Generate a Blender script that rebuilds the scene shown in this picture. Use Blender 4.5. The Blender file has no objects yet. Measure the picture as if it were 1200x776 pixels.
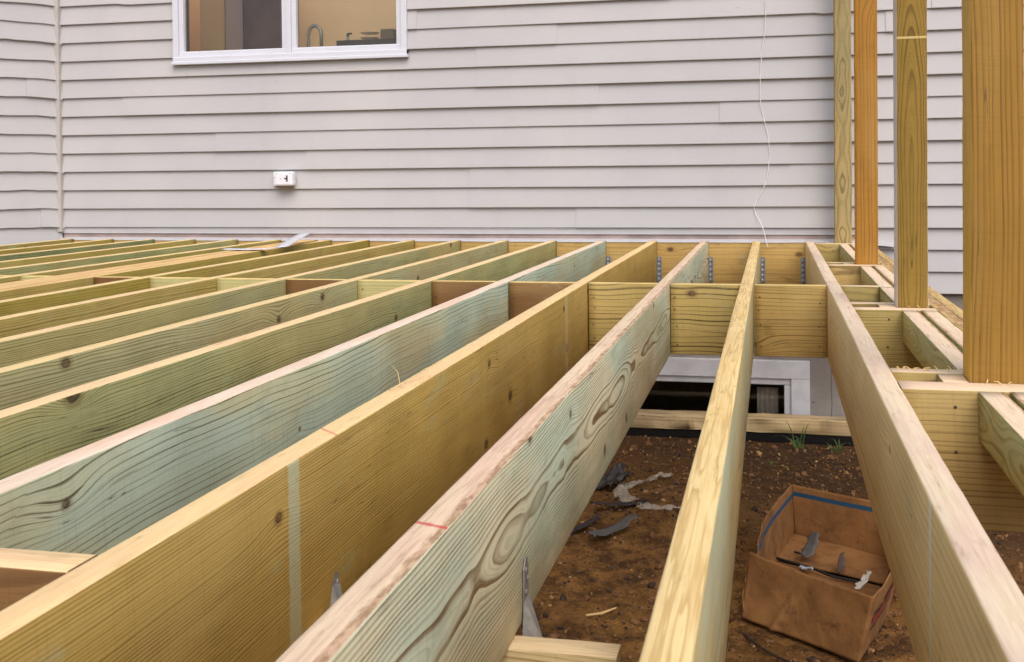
import bpy, bmesh, math, random
from mathutils import Vector, Matrix, noise
random.seed(7)
S = bpy.context.scene
C = S.collection
NZ = noise.noise

# ------------------------------------------------------------------ helpers
def lin(c):
    return tuple(((v/255)/12.92 if v/255 <= .04045 else ((v/255+.055)/1.055)**2.4) for v in c)
def tag(o, label=None, cat=None, group=None, kind=None):
    if label: o['label'] = label
    if cat: o['category'] = cat
    if group: o['group'] = group
    if kind: o['kind'] = kind
    return o
def thing(name, label, cat, loc=(0,0,0), group=None):
    o = bpy.data.objects.new(name, None); C.objects.link(o)
    o.location = loc; o.empty_display_size = .1
    return tag(o, label, cat, group)
def link(name, me, mats, parent=None, smooth=False):
    o = bpy.data.objects.new(name, me); C.objects.link(o)
    for m in (mats if isinstance(mats, (list, tuple)) else [mats]): me.materials.append(m)
    if smooth:
        for p in me.polygons: p.use_smooth = True
    if parent:
        o.parent = parent
        w = Vector((0,0,0)); q = parent
        while q: w += q.location; q = q.parent
        o.location = -w                 # meshes are written in world metres
    return o
def from_bm(name, bm, mats, parent=None, smooth=False):
    me = bpy.data.meshes.new(name); bm.to_mesh(me); bm.free()
    return link(name, me, mats, parent, smooth)
def bx(bm, lo, hi, mi=0, bev=0.0):
    vs = [bm.verts.new((x,y,z)) for x in (lo[0],hi[0]) for y in (lo[1],hi[1]) for z in (lo[2],hi[2])]
    fs = []
    for f in ((0,1,3,2),(4,6,7,5),(0,4,5,1),(2,3,7,6),(0,2,6,4),(1,5,7,3)):
        fc = bm.faces.new([vs[i] for i in f]); fc.material_index = mi; fs.append(fc)
    if bev:
        es = list({e for f in fs for e in f.edges})
        bmesh.ops.bevel(bm, geom=es, offset=bev, segments=2, affect='EDGES', profile=.5)
    return vs
def tube(bm, pts, r, n=8, cap=True):
    rings = []
    for i, p in enumerate(pts):
        p = Vector(p)
        a = Vector(pts[max(i-1,0)]); b = Vector(pts[min(i+1,len(pts)-1)])
        d = (b-a).normalized()
        u = d.cross(Vector((0,0,1)));  u = u.normalized() if u.length > .01 else Vector((1,0,0))
        v = d.cross(u)
        rr = r[i] if isinstance(r,(list,tuple)) else r
        rings.append([bm.verts.new(p+u*math.cos(t*2*math.pi/n)*rr+v*math.sin(t*2*math.pi/n)*rr) for t in range(n)])
    for a, b in zip(rings, rings[1:]):
        for k in range(n): bm.faces.new((a[k],a[(k+1)%n],b[(k+1)%n],b[k]))
    if cap:
        bm.faces.new(rings[0][::-1]); bm.faces.new(rings[-1])
def catmull(P, k=8):
    P = [Vector(p) for p in P]; out = []
    for i in range(len(P)-1):
        a = P[max(i-1,0)]; b = P[i]; c = P[i+1]; d = P[min(i+2,len(P)-1)]
        for j in range(k):
            t = j/k
            out.append(.5*((2*b)+(c-a)*t+(2*a-5*b+4*c-d)*t*t+(3*b-a-3*c+d)*t**3))
    out.append(P[-1]); return out

# ------------------------------------------------------------------ node helper
class N:
    def __init__(s, name):
        s.m = bpy.data.materials.new(name); s.m.use_nodes = True
        s.t = s.m.node_tree; s.t.nodes.clear()
        s.out = s.t.nodes.new('ShaderNodeOutputMaterial')
        s.b = s.t.nodes.new('ShaderNodeBsdfPrincipled')
        s.t.links.new(s.b.outputs[0], s.out.inputs[0])
        s.tc = s.t.nodes.new('ShaderNodeTexCoord')
    def set(s, sock, v):
        if hasattr(v, 'is_output') : s.t.links.new(v, sock)
        elif isinstance(v, (tuple, list)) and sock.type == 'RGBA': sock.default_value = tuple(v[:3])+(1,)
        else: sock.default_value = v
    def math(s, op, a, b=0.0, c=None, clamp=False):
        n = s.t.nodes.new('ShaderNodeMath'); n.operation = op; n.use_clamp = clamp
        s.set(n.inputs[0], a); s.set(n.inputs[1], b)
        if c is not None: s.set(n.inputs[2], c)
        return n.outputs[0]
    def comb(s, x, y, z):
        n = s.t.nodes.new('ShaderNodeCombineXYZ')
        for i, v in enumerate((x,y,z)): s.set(n.inputs[i], v)
        return n.outputs[0]
    def sep(s, v):
        n = s.t.nodes.new('ShaderNodeSeparateXYZ'); s.set(n.inputs[0], v); return n.outputs
    def noise(s, v, scale=1, det=2, rough=.5, out=0):
        n = s.t.nodes.new('ShaderNodeTexNoise'); s.set(n.inputs['Vector'], v)
        n.inputs['Scale'].default_value = scale; n.inputs['Detail'].default_value = det; n.inputs['Roughness'].default_value = rough
        return n.outputs[out]
    def ss(s, v, a, b, lo=0.0, hi=1.0):
        n = s.t.nodes.new('ShaderNodeMapRange'); n.interpolation_type = 'SMOOTHSTEP'
        s.set(n.inputs[0], v)
        for i, q in enumerate((a,b,lo,hi)): s.set(n.inputs[i+1], q)
        return n.outputs[0]
    def mix(s, f, a, b, mode='MIX'):
        n = s.t.nodes.new('ShaderNodeMix'); n.data_type = 'RGBA'; n.blend_type = mode
        s.set(n.inputs[0], f); s.set(n.inputs[6], a); s.set(n.inputs[7], b)
        return n.outputs[2]
    def bump(s, h, dist=.002, strength=1.0):
        n = s.t.nodes.new('ShaderNodeBump'); n.inputs['Strength'].default_value = strength
        n.inputs['Distance'].default_value = dist; s.set(n.inputs['Height'], h)
        s.t.links.new(n.outputs[0], s.b.inputs['Normal'])
    def col(s, v): s.set(s.b.inputs['Base Color'], v)
    def rough(s, v): s.set(s.b.inputs['Roughness'], v)
    def axes(s, axis):
        x, y, z = s.sep(s.tc.outputs['Object'])
        return {'X': (x, z, y), 'Y': (y, z, x), 'Z': (z, x, y)}[axis]     # along, across, thickness

SEED = [0]
def sat(c, k, g=1.0):
    m = .3*c[0]+.59*c[1]+.11*c[2]
    return tuple(max(0.0, (m+(v-m)*k)*g) for v in c)
def wood(name, axis, early, late, stain=None, spacing=.006, b0=-.13, c0=.04, face=0.0, amp=.02, fa=.9, slope=0.0,
         contrast=.8, knots=.3, ksize=.011, streak=.35, staina=.5, bands=(), late_w=.45, dirt=.25, treat=.3):
    """3-D growth rings cut by the board's faces; early/late = wood colours (linear)"""
    SEED[0] += 1; sd = SEED[0]*3.713
    k_ = .96 if axis == 'Z' else 1.12
    early = sat(early, k_, .97); late = sat(late, k_, .78)
    if stain: stain = sat(stain, k_, .97)
    n = N(name); a, b, c = n.axes(axis)
    # knots: sparse cells in the plane of the face
    kv = n.comb(n.math('MULTIPLY_ADD', a, 2.6, sd), n.math('MULTIPLY_ADD', b, 4.2, sd*1.7), 0.0)
    vo = n.t.nodes.new('ShaderNodeTexVoronoi'); vo.voronoi_dimensions = '2D'; vo.inputs['Scale'].default_value = 1.0
    vo.inputs['Randomness'].default_value = .8
    n.t.links.new(kv, vo.inputs['Vector'])
    kc = n.sep(vo.outputs['Color'])
    on = n.math('LESS_THAN', kc[0], knots)
    kp = n.sep(vo.outputs['Position'])
    da = n.math('MULTIPLY', n.math('SUBTRACT', n.sep(kv)[0], kp[0]), 1/2.6)
    db = n.math('MULTIPLY', n.math('SUBTRACT', n.sep(kv)[1], kp[1]), 1/4.2)
    def ell(sa, sb):
        x = n.math('POWER', n.math('ABSOLUTE', n.math('MULTIPLY', da, 1/sa)), 2.0)
        y = n.math('POWER', n.math('ABSOLUTE', n.math('MULTIPLY', db, 1/sb)), 2.0)
        return n.math('ADD', x, y)
    ks = n.math('MULTIPLY_ADD', kc[1], 1.0, .55)                 # size variation
    bumpk = n.math('EXPONENT', n.math('MULTIPLY', ell(.075, .035), -1.0))
    bumpk = n.math('MULTIPLY', n.math('MULTIPLY', bumpk, on), n.math('MULTIPLY_ADD', kc[2], .05, -.025+.012))
    # radius from the pith
    lv = n.comb(n.math('MULTIPLY_ADD', a, fa, sd), n.math('MULTIPLY_ADD', b, 3.0, sd), n.math('MULTIPLY_ADD', c, 3.0, sd))
    n1 = n.math('SUBTRACT', n.noise(lv, 1, 2, .45), .5)
    lv2 = n.comb(n.math('MULTIPLY_ADD', a, 5.0, sd), n.math('MULTIPLY', b, 26.0), n.math('MULTIPLY', c, 26.0))
    n2 = n.math('SUBTRACT', n.noise(lv2, 1, 2, .5), .5)
    dc = n.math('SUBTRACT', n.math('SUBTRACT', c, face), c0)
    if slope: dc = n.math('ADD', dc, n.math('MULTIPLY', a, slope))
    dbb = n.math('SUBTRACT', b, b0)
    rad = n.math('SQRT', n.math('ADD', n.math('MULTIPLY', dc, dc), n.math('MULTIPLY', dbb, dbb)))
    rad = n.math('ADD', rad, n.math('MULTIPLY', n1, amp*2.2))
    rad = n.math('ADD', rad, n.math('MULTIPLY', n2, min(.004, spacing*.5)))
    rad = n.math('ADD', rad, bumpk)
    # uneven ring widths
    rv = n.comb(n.math('MULTIPLY', rad, 38.0), sd, 0.0)
    rr = n.math('MULTIPLY_ADD', n.math('SUBTRACT', n.noise(rv, 1, 1), .5), spacing*2.2, rad)
    t = n.math('FRACT', n.math('MULTIPLY', rr, 1/spacing))
    late_f = n.math('MULTIPLY', n.ss(t, 1-late_w-.12, .90), n.ss(t, .93, 1.0, 1.0, 0.0))
    ring_id = n.math('FLOOR', n.math('MULTIPLY', rr, 1/spacing))
    wn = n.t.nodes.new('ShaderNodeTexWhiteNoise'); wn.noise_dimensions = '1D'; n.t.links.new(ring_id, wn.inputs['W'])
    late_f = n.math('MULTIPLY', late_f, n.math('MULTIPLY_ADD', wn.outputs[0], .5, .5))
    # fibre streaks
    fv = n.comb(n.math('MULTIPLY_ADD', a, 14.0, sd), n.math('MULTIPLY', b, 420.0), n.math('MULTIPLY', c, 420.0))
    fib = n.noise(fv, 1, 3, .6)
    # broad stain
    sv = n.comb(n.math('MULTIPLY_ADD', a, 1.6, sd*2), n.math('MULTIPLY_ADD', b, 5.0, sd), n.math('MULTIPLY', c, 5.0))
    st = n.noise(sv, 1, 4, .55)
    base = early
    if stain: base = n.mix(n.math('MULTIPLY', n.ss(st, .38, .62), staina), early, stain)
    cm = n.noise(n.comb(n.math('MULTIPLY_ADD', a, 3.0, sd*1.3), n.math('MULTIPLY_ADD', b, 14.0, sd), n.math('MULTIPLY', c, 14.0)), 1, 3, .6)
    fin = n.math('FRACT', n.math('MULTIPLY', rr, 3.7/spacing))
    fin = n.math('MULTIPLY', n.ss(fin, .5, .95, 0.0, .22), n.ss(cm, .35, .6))
    lf2 = n.math('ADD', n.math('MULTIPLY', late_f, n.ss(cm, .3, .6, .55, 1.15)), fin, clamp=True)
    lf2 = n.math('MULTIPLY', lf2, n.ss(fib, .15, .6, .65, 1.1))
    colr = n.mix(n.math('MULTIPLY', lf2, contrast, clamp=True), base, late)
    colr = n.mix(n.math('MULTIPLY', n.ss(fib, .3, .75), streak), colr, n.mix(.5, late, early), 'MIX')
    # blotches / grime
    gv = n.comb(n.math('MULTIPLY_ADD', a, 7.0, sd), n.math('MULTIPLY', b, 16.0), n.math('MULTIPLY', c, 16.0))
    gr = n.noise(gv, 1, 4, .65)
    colr = n.mix(n.ss(gr, .54, .8, 0.0, dirt), colr, tuple(v*.45 for v in late))
    tv = n.noise(n.comb(n.math('MULTIPLY_ADD', a, 5.0, sd*3), n.math('MULTIPLY_ADD', b, 11.0, sd), n.math('MULTIPLY', c, 11.0)), 1, 5, .7)
    colr = n.mix(n.ss(tv, .56, .72, 0.0, treat), colr, lin((160,178,152)))
    sc = n.noise(n.comb(n.math('MULTIPLY_ADD', a, 55.0, sd), n.math('MULTIPLY_ADD', b, 18.0, sd), 0.0), 1, 3, .75)
    colr = n.mix(n.ss(sc, .68, .76, 0.0, .5*dirt*2), colr, lin((70,56,40)))
    # drying checks along the grain and saw marks across it
    ck = n.noise(n.comb(n.math('MULTIPLY_ADD', a, 1.6, sd*5), n.math('MULTIPLY', rad, 95.0), sd), 1, 1, .4)
    cl = n.ss(n.math('ABSOLUTE', n.math('SUBTRACT', ck, .5)), .002, .008, 1.0, 0.0)
    cl = n.math('MULTIPLY', cl, n.ss(n.noise(n.comb(n.math('MULTIPLY_ADD', a, 2.4, sd), n.math('MULTIPLY', b, 9.0), sd), 1, 2), .56, .64))
    colr = n.mix(n.math('MULTIPLY', cl, .75), colr, lin((52,40,28)))
    sw = n.noise(n.comb(n.math('MULTIPLY_ADD', a, 240.0, n.math('MULTIPLY', b, 18.0)), n.math('MULTIPLY', b, 4.0), sd), 1, 2, .5)
    bt_ = n.noise(n.comb(n.math('MULTIPLY_ADD', a, .9, sd*7), n.math('MULTIPLY_ADD', b, 3.5, sd), n.math('MULTIPLY', c, 3.0)), 1, 3, .5)
    colr = n.mix(n.ss(bt_, .46, .68, 0.0, .38), colr, n.mix(n.math('MULTIPLY', lf2, .6), sat(lin((206,178,122)), 1.1, .9), late))
    colr = n.mix(n.ss(sw, .5, .72, 0.0, .10), colr, late)
    # knots themselves
    jit = n.math('MULTIPLY', n.math('SUBTRACT', n.noise(n.comb(n.math('MULTIPLY', a, 60.0), n.math('MULTIPLY', b, 60.0), sd), 1, 2), .5), 1.4)
    e = n.math('DIVIDE', ell(ksize*1.25, ksize*.85), n.math('MULTIPLY', ks, ks))
    e = n.math('ADD', e, jit)
    halo = n.math('MULTIPLY', n.ss(e, 2.2, 7.0, .75, 0.0), on)
    core = n.math('MULTIPLY', n.ss(e, .7, 1.6, .92, 0.0), on)
    rim = n.math('MULTIPLY', n.math('MULTIPLY', n.ss(e, .5, 1.1), n.ss(e, 1.3, 2.3, 1.0, 0.0)), on)
    kcol = n.mix(.5, late, lin((120,72,38)))
    colr = n.mix(n.math('MULTIPLY', halo, .55), colr, kcol)
    colr = n.mix(n.math('MULTIPLY', core, n.ss(jit, -.25, .3, .55, .95)), colr, n.mix(kc[2], lin((96,60,34)), lin((40,28,20))))
    colr = n.mix(n.math('MULTIPLY', rim, .5), colr, lin((38,26,20)))
    for (pos, w, bc, al) in bands:
        d = n.math('ABSOLUTE', n.math('SUBTRACT', a, pos))
        br = n.noise(n.comb(n.math('MULTIPLY', a, 90.0), n.math('MULTIPLY', b, 60.0), sd), 1, 3, .6)
        d = n.math('ADD', d, n.math('MULTIPLY', n.math('SUBTRACT', br, .5), w*.35))
        m_ = n.math('MULTIPLY', n.ss(d, w*.42, w*.52, al, 0.0), n.ss(br, .25, .5, .45, 1.0))
        colr = n.mix(m_, colr, bc)
    n.col(colr); n.rough(n.math('MULTIPLY_ADD', late_f, -.12, .72))
    n.b.inputs['Specular IOR Level'].default_value = .28
    h = n.math('ADD', n.math('MULTIPLY', late_f, -.35), n.math('MULTIPLY', fib, .5))
    h = n.math('SUBTRACT', h, n.math('MULTIPLY', rim, 1.2))
    n.bump(h, .0009, .55)
    return n.m

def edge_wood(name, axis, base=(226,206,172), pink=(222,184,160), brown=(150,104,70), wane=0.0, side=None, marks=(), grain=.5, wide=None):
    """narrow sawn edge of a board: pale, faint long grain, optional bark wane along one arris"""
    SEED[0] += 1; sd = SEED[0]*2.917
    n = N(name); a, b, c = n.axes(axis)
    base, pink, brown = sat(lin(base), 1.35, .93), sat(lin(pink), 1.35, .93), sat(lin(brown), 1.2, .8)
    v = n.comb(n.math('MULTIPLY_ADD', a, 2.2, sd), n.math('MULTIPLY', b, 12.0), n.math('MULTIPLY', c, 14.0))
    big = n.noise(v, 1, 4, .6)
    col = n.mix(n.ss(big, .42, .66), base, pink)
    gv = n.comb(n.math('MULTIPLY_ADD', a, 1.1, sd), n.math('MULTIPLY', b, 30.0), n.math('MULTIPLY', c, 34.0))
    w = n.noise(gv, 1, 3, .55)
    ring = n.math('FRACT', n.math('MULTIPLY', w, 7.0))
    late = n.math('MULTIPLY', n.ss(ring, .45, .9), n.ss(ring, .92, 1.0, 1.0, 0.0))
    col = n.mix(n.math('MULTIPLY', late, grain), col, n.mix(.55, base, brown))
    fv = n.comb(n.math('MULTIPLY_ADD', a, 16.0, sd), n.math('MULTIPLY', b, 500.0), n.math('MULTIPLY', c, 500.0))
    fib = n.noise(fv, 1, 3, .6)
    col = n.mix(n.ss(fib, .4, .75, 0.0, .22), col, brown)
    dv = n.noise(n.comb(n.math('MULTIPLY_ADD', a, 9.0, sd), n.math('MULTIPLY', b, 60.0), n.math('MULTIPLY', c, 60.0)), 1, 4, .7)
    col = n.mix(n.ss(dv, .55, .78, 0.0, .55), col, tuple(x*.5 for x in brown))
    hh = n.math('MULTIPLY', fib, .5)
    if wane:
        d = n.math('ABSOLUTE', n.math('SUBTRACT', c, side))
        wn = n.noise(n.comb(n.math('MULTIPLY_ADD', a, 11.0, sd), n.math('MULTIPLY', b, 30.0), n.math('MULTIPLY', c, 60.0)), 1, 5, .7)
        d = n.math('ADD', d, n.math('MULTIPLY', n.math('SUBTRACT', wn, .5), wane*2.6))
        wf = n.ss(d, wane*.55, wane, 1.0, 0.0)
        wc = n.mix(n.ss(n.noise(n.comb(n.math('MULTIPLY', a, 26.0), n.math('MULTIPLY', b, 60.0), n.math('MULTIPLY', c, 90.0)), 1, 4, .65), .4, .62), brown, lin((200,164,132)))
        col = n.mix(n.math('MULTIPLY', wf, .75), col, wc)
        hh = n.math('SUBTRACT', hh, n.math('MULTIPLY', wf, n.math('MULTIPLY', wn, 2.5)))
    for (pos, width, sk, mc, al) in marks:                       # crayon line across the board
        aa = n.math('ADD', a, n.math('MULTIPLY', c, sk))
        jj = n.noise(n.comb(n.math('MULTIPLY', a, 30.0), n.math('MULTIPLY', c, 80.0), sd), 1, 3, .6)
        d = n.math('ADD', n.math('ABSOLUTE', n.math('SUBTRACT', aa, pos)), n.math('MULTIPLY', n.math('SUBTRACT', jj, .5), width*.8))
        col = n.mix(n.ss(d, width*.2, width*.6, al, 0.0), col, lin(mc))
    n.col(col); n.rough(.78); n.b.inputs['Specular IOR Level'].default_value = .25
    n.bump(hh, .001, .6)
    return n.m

def plain(name, col, rough=.6, metal=0.0, spec=.5, var=0.0, vscale=20, bump=0.0):
    n = N(name); c = lin(col)
    if var:
        f = n.noise(n.tc.outputs['Object'], vscale, 4, .6)
        c = n.mix(n.ss(f, .35, .7), c, tuple(v*(1-var) for v in c))
    n.col(c); n.rough(rough); n.b.inputs['Metallic'].default_value = metal; n.b.inputs['Specular IOR Level'].default_value = spec
    if bump: n.bump(n.noise(n.tc.outputs['Object'], vscale*6, 4, .6), bump, .6)
    return n.m

# ------------------------------------------------------------------ boards
def board(name, parent, axis, lo, hi, mats, edges='Z', bow=.0015, rough=.0006, r=.003, seg=.06, wane=0.0, sd=None, cut=None, label=None, taper=None):
    """lofted sawn board, eased arrises, slightly bowed; faces pointing along `edges` take the edge material"""
    if sd is None: SEED[0] += 1; sd = SEED[0]*1.37
    ax = 'XYZ'.index(axis); o1, o2 = [i for i in range(3) if i != ax]
    L0, L1 = lo[ax], hi[ax]
    n = max(2, min(140, int((L1-L0)/seg)))
    P = []
    k = 3
    for (cx, cy, a0) in ((hi[o1]-r, hi[o2]-r, 0), (lo[o1]+r, hi[o2]-r, 90), (lo[o1]+r, lo[o2]+r, 180), (hi[o1]-r, lo[o2]+r, 270)):
        for j in range(k):
            t = math.radians(a0+90*j/(k-1)); P.append((cx+r*math.cos(t), cy+r*math.sin(t)))
    bm = bmesh.new(); rings = []
    mid1 = (lo[o1]+hi[o1])/2; mid2 = (lo[o2]+hi[o2])/2
    for i in range(n+1):
        l = L0+(L1-L0)*i/n; u = i/n; env = math.sin(math.pi*u)**.5
        b1 = (NZ(Vector((l*.45, sd, 0)))*2.2)*bow*env; b2 = NZ(Vector((l*.45, sd+9, 3)))*1.4*bow*env
        ring = []
        for q, (p1, p2) in enumerate(P):
            j1 = NZ(Vector((l*9, q*5.1, sd)))*rough; j2 = NZ(Vector((l*9, q*5.1+50, sd)))*rough
            x1, x2 = p1+b1+j1, p2+b2+j2
            if wane and q < 3:          # chipped high arris
                w = max(0, NZ(Vector((l*6, sd, 1)))*.9+NZ(Vector((l*23, sd, 1)))*.7+.1)*wane
                x1 -= w*(p1-mid1)/abs(p1-mid1); x2 -= w*.8
            co = [0,0,0]; co[ax] = l; co[o1] = x1; co[o2] = x2
            ring.append(bm.verts.new(co))
        rings.append(ring)
    m = len(P)
    fs = []
    for A, B in zip(rings, rings[1:]):
        for q in range(m): fs.append(bm.faces.new((A[q], A[(q+1)%m], B[(q+1)%m], B[q])))
    fs.append(bm.faces.new(rings[0])); fs.append(bm.faces.new(rings[-1]))
    bmesh.ops.recalc_face_normals(bm, faces=fs)
    for f in fs:
        nn = f.normal
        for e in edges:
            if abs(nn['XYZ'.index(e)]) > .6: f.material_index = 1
        f.smooth = len(f.verts) == 4
    o = from_bm(name, bm, mats, parent)
    if label: o['label'] = label
    return o

# ------------------------------------------------------------------ palette
def W(*c): return lin(c)

# ================================================================== CAMERA
yaw, pit, rol = map(math.radians, (12.99434036, 1.03892702, -.57077818))
cs, sn = math.cos, math.sin
F = Vector((-sn(yaw)*cs(pit), cs(yaw)*cs(pit), -sn(pit)))
R0 = Vector((cs(yaw), sn(yaw), 0)); U0 = R0.cross(F)
RR = R0*cs(rol)+U0*sn(rol); UU = -R0*sn(rol)+U0*cs(rol)
cam = bpy.data.cameras.new('camera'); co = bpy.data.objects.new('camera', cam); C.objects.link(co)
M = Matrix((( RR.x, UU.x, -F.x, 0),(RR.y, UU.y, -F.y, 0),(RR.z, UU.z, -F.z, .4098),(0,0,0,1)))
co.matrix_world = M
cam.sensor_width = 36; cam.lens = 1318.68/1200*36; cam.shift_y = -(388-228.31)/1200
cam.clip_start = .02; cam.clip_end = 500
cam.dof.use_dof = True; cam.dof.focus_distance = 3.6; cam.dof.aperture_fstop = 16
S.camera = co

# ================================================================== LIGHT
w = bpy.data.worlds.new('World'); S.world = w; w.use_nodes = True
nt = w.node_tree; bg = nt.nodes['Background']
sky = nt.nodes.new('ShaderNodeTexSky'); sky.sky_type = 'NISHITA'; sky.sun_disc = False
SUN_EL, SUN_AZ = 50, 158      # azimuth of the sun measured from +Y clockwise: to the right, slightly behind the camera
sky.sun_elevation = math.radians(SUN_EL); sky.sun_rotation = math.radians(SUN_AZ)
sky.air_density = 1.0; sky.dust_density = 4.0; sky.ozone_density = 1.0
nt.links.new(sky.outputs[0], bg.inputs[0]); bg.inputs[1].default_value = .13
sl = bpy.data.lights.new('sun', 'SUN'); so = bpy.data.objects.new('sun', sl); C.objects.link(so)
sl.energy = 1.45; sl.angle = math.radians(60); sl.color = (1, .96, .91)
az = math.radians(SUN_AZ); el = math.radians(SUN_EL)
sd_ = Vector((math.sin(az)*math.cos(el), math.cos(az)*math.cos(el), math.sin(el)))
so.rotation_euler = sd_.to_track_quat('Z', 'Y').to_euler(); so.location = sd_*20
S.view_settings.view_transform = 'Standard'; S.view_settings.look = 'None'
S.view_settings.exposure = EXPOSURE = 0.37
S.view_settings.gamma = 1

# ================================================================== GROUND
GZ = -1.12
BOXQ = [(-.125,3.88), (.255,3.575), (.50,4.56), (.07,4.84)]
def in_box(x, y):
    for i in range(4):
        (ax, ay), (bx_, by) = BOXQ[i], BOXQ[(i+1) % 4]
        if (bx_-ax)*(y-ay)-(by-ay)*(x-ax) < 0: return False
    return True
def gh(x, y):
    h = NZ(Vector((x*1.3, y*1.3, 0)))*.03 + NZ(Vector((x*5, y*5, 2)))*.018 + NZ(Vector((x*15, y*15, 4)))*.013 + abs(NZ(Vector((x*34, y*34, 6))))*.014 - .004
    h += .07*math.exp(-(((x+.47)/.2)**2+((y-5.05)/.32)**2))          # heap of sandy soil
    d = max(0, min(1, (6.3-y)/.3)); h *= .35+.65*d
    if in_box(x, y): h = min(h, 0)*.4-.004
    return GZ+h
def axis_pts(lo, hi, step, far):
    a = [lo+i*step for i in range(int((hi-lo)/step)+1)]
    l = []; x = lo; s = step
    while x > -far: s *= 1.5; x -= s; l.append(x)
    r_ = []; x = a[-1]; s = step
    while x < far: s *= 1.5; x += s; r_.append(x)
    return l[::-1]+a+r_
xs = axis_pts(-1.1, 1.4, .0125, 90); ys = axis_pts(2.6, 6.9, .0145, 90)
vs = [(x, y, gh(x, y) if -8 < x < 8 and -8 < y < 12 else GZ-.02) for y in ys for x in xs]
nx = len(xs)
fs = [(j*nx+i, j*nx+i+1, (j+1)*nx+i+1, (j+1)*nx+i) for j in range(len(ys)-1) for i in range(nx-1)]
me = bpy.data.meshes.new('ground'); me.from_pydata(vs, [], fs)
n = N('soil'); p = n.tc.outputs['Object']
big = n.noise(p, 1.4, 4, .6); med = n.noise(p, 9, 5, .65); fine = n.noise(p, 70, 5, .7); grit = n.noise(p, 260, 3, .7)
col = n.mix(n.ss(med, .36, .66), W(100,70,42), W(178,128,72))
col = n.mix(n.ss(big, .42, .62, 0, .6), col, W(164,118,60))
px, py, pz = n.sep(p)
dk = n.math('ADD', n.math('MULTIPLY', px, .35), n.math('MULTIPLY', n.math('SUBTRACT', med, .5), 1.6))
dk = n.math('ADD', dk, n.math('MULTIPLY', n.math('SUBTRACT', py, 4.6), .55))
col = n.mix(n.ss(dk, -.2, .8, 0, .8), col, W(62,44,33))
col = n.mix(n.ss(fine, .50, .70, 0, .65), col, W(48,34,24))
col = n.mix(n.ss(grit, .6, .78, 0, .6), col, W(176,138,92))
spk = n.noise(p, 34, 5, .75)
col = n.mix(n.ss(spk, .56, .70, 0, .65), col, W(186,138,80))
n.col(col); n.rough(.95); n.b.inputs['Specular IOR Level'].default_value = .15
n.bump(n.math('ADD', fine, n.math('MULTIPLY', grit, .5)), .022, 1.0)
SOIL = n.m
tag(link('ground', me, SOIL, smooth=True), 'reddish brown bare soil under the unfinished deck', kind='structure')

# loose stones and clods, uncountable
rnd = random.Random(3)
def ico(sub):
    b_ = bmesh.new(); bmesh.ops.create_icosphere(b_, subdivisions=sub, radius=1)
    V = [v.co.copy() for v in b_.verts]; Fc = [tuple(v.index for v in f.verts) for f in b_.faces]; b_.free(); return V, Fc
I1, I2 = ico(1), ico(2)
PV, PF, PM = [], [], []
for i in range(6500):
    x = rnd.uniform(-1.0, 1.2); y = rnd.uniform(3.2, 6.5)
    if in_box(x, y): continue
    s = rnd.choice([.0025,.003,.003,.004,.004,.005,.005,.006,.007,.009,.012 if rnd.random()<.6 else .004,.018 if rnd.random()<.2 else .004])
    V_, F_ = I1 if s < .01 else I2
    mi = rnd.choice([0,0,0,0,0,0,3,3,3,1,2 if s < .006 else 0]); z = gh(x, y)+s*.25
    rot = Matrix.Rotation(rnd.uniform(0,6), 3, 'Z') @ Matrix.Rotation(rnd.uniform(0,3), 3, 'X'); base = len(PV)
    for v in V_:
        q = v*s; q = q*(1+NZ(q*120+Vector((i,0,0)))*.55); q.z *= .7
        PV.append(rot @ q+Vector((x, y, z)))
    for f in F_: PF.append(tuple(base+k for k in f)); PM.append(mi)
me = bpy.data.meshes.new('gravel'); me.from_pydata(PV, [], PF); me.polygons.foreach_set('material_index', PM)
tag(link('gravel', me, [plain('clod_brown', (126,88,54), .95, var=.5, vscale=60), plain('stone_tan', (172,134,84), .9, var=.4, vscale=60),
    plain('stone_grey', (104,98,92), .85, var=.4, vscale=60), plain('clod_dark', (64,46,34), .95, var=.4, vscale=60)]), 'small stones and clods scattered over the brown soil', kind='stuff')

# ================================================================== HOUSE
house = thing('house', 'house with off white horizontal vinyl siding and white framed windows behind the deck', 'house', (-1, 6.9, GZ))
ZS, CO = .0764, .1260
def seed_noise(*a): return NZ(Vector(a))
n = N('vinyl'); p = n.tc.outputs['Object']; x, y, z = n.sep(p)
sv = n.comb(n.math('MULTIPLY', x, 9.0), n.math('MULTIPLY', y, 9.0), n.math('MULTIPLY', z, .8))
st = n.noise(sv, 1, 4, .6); bl = n.noise(p, 1.1, 3, .5)
vc = n.mix(n.ss(bl, .35, .65), W(181,180,183), W(188,186,187))
vc = n.mix(n.ss(st, .5, .8, 0, .06), vc, W(140,124,104))
sp = n.noise(p, 48, 2, .5)
vc = n.mix(n.ss(sp, .74, .80, 0, .35), vc, W(120,108,96))
n.col(vc); n.rough(.5); n.b.inputs['Specular IOR Level'].default_value = .35
em = n.noise(n.comb(n.math('MULTIPLY', x, 8.0), n.math('MULTIPLY', y, 8.0), n.math('MULTIPLY', z, 260.0)), 1, 3, .6)
n.bump(n.math('ADD', n.math('MULTIPLY', em, .4), n.math('MULTIPLY', n.noise(p, 3.5, 2), 4.0)), .0022, .5)
VINYL = n.m

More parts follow.
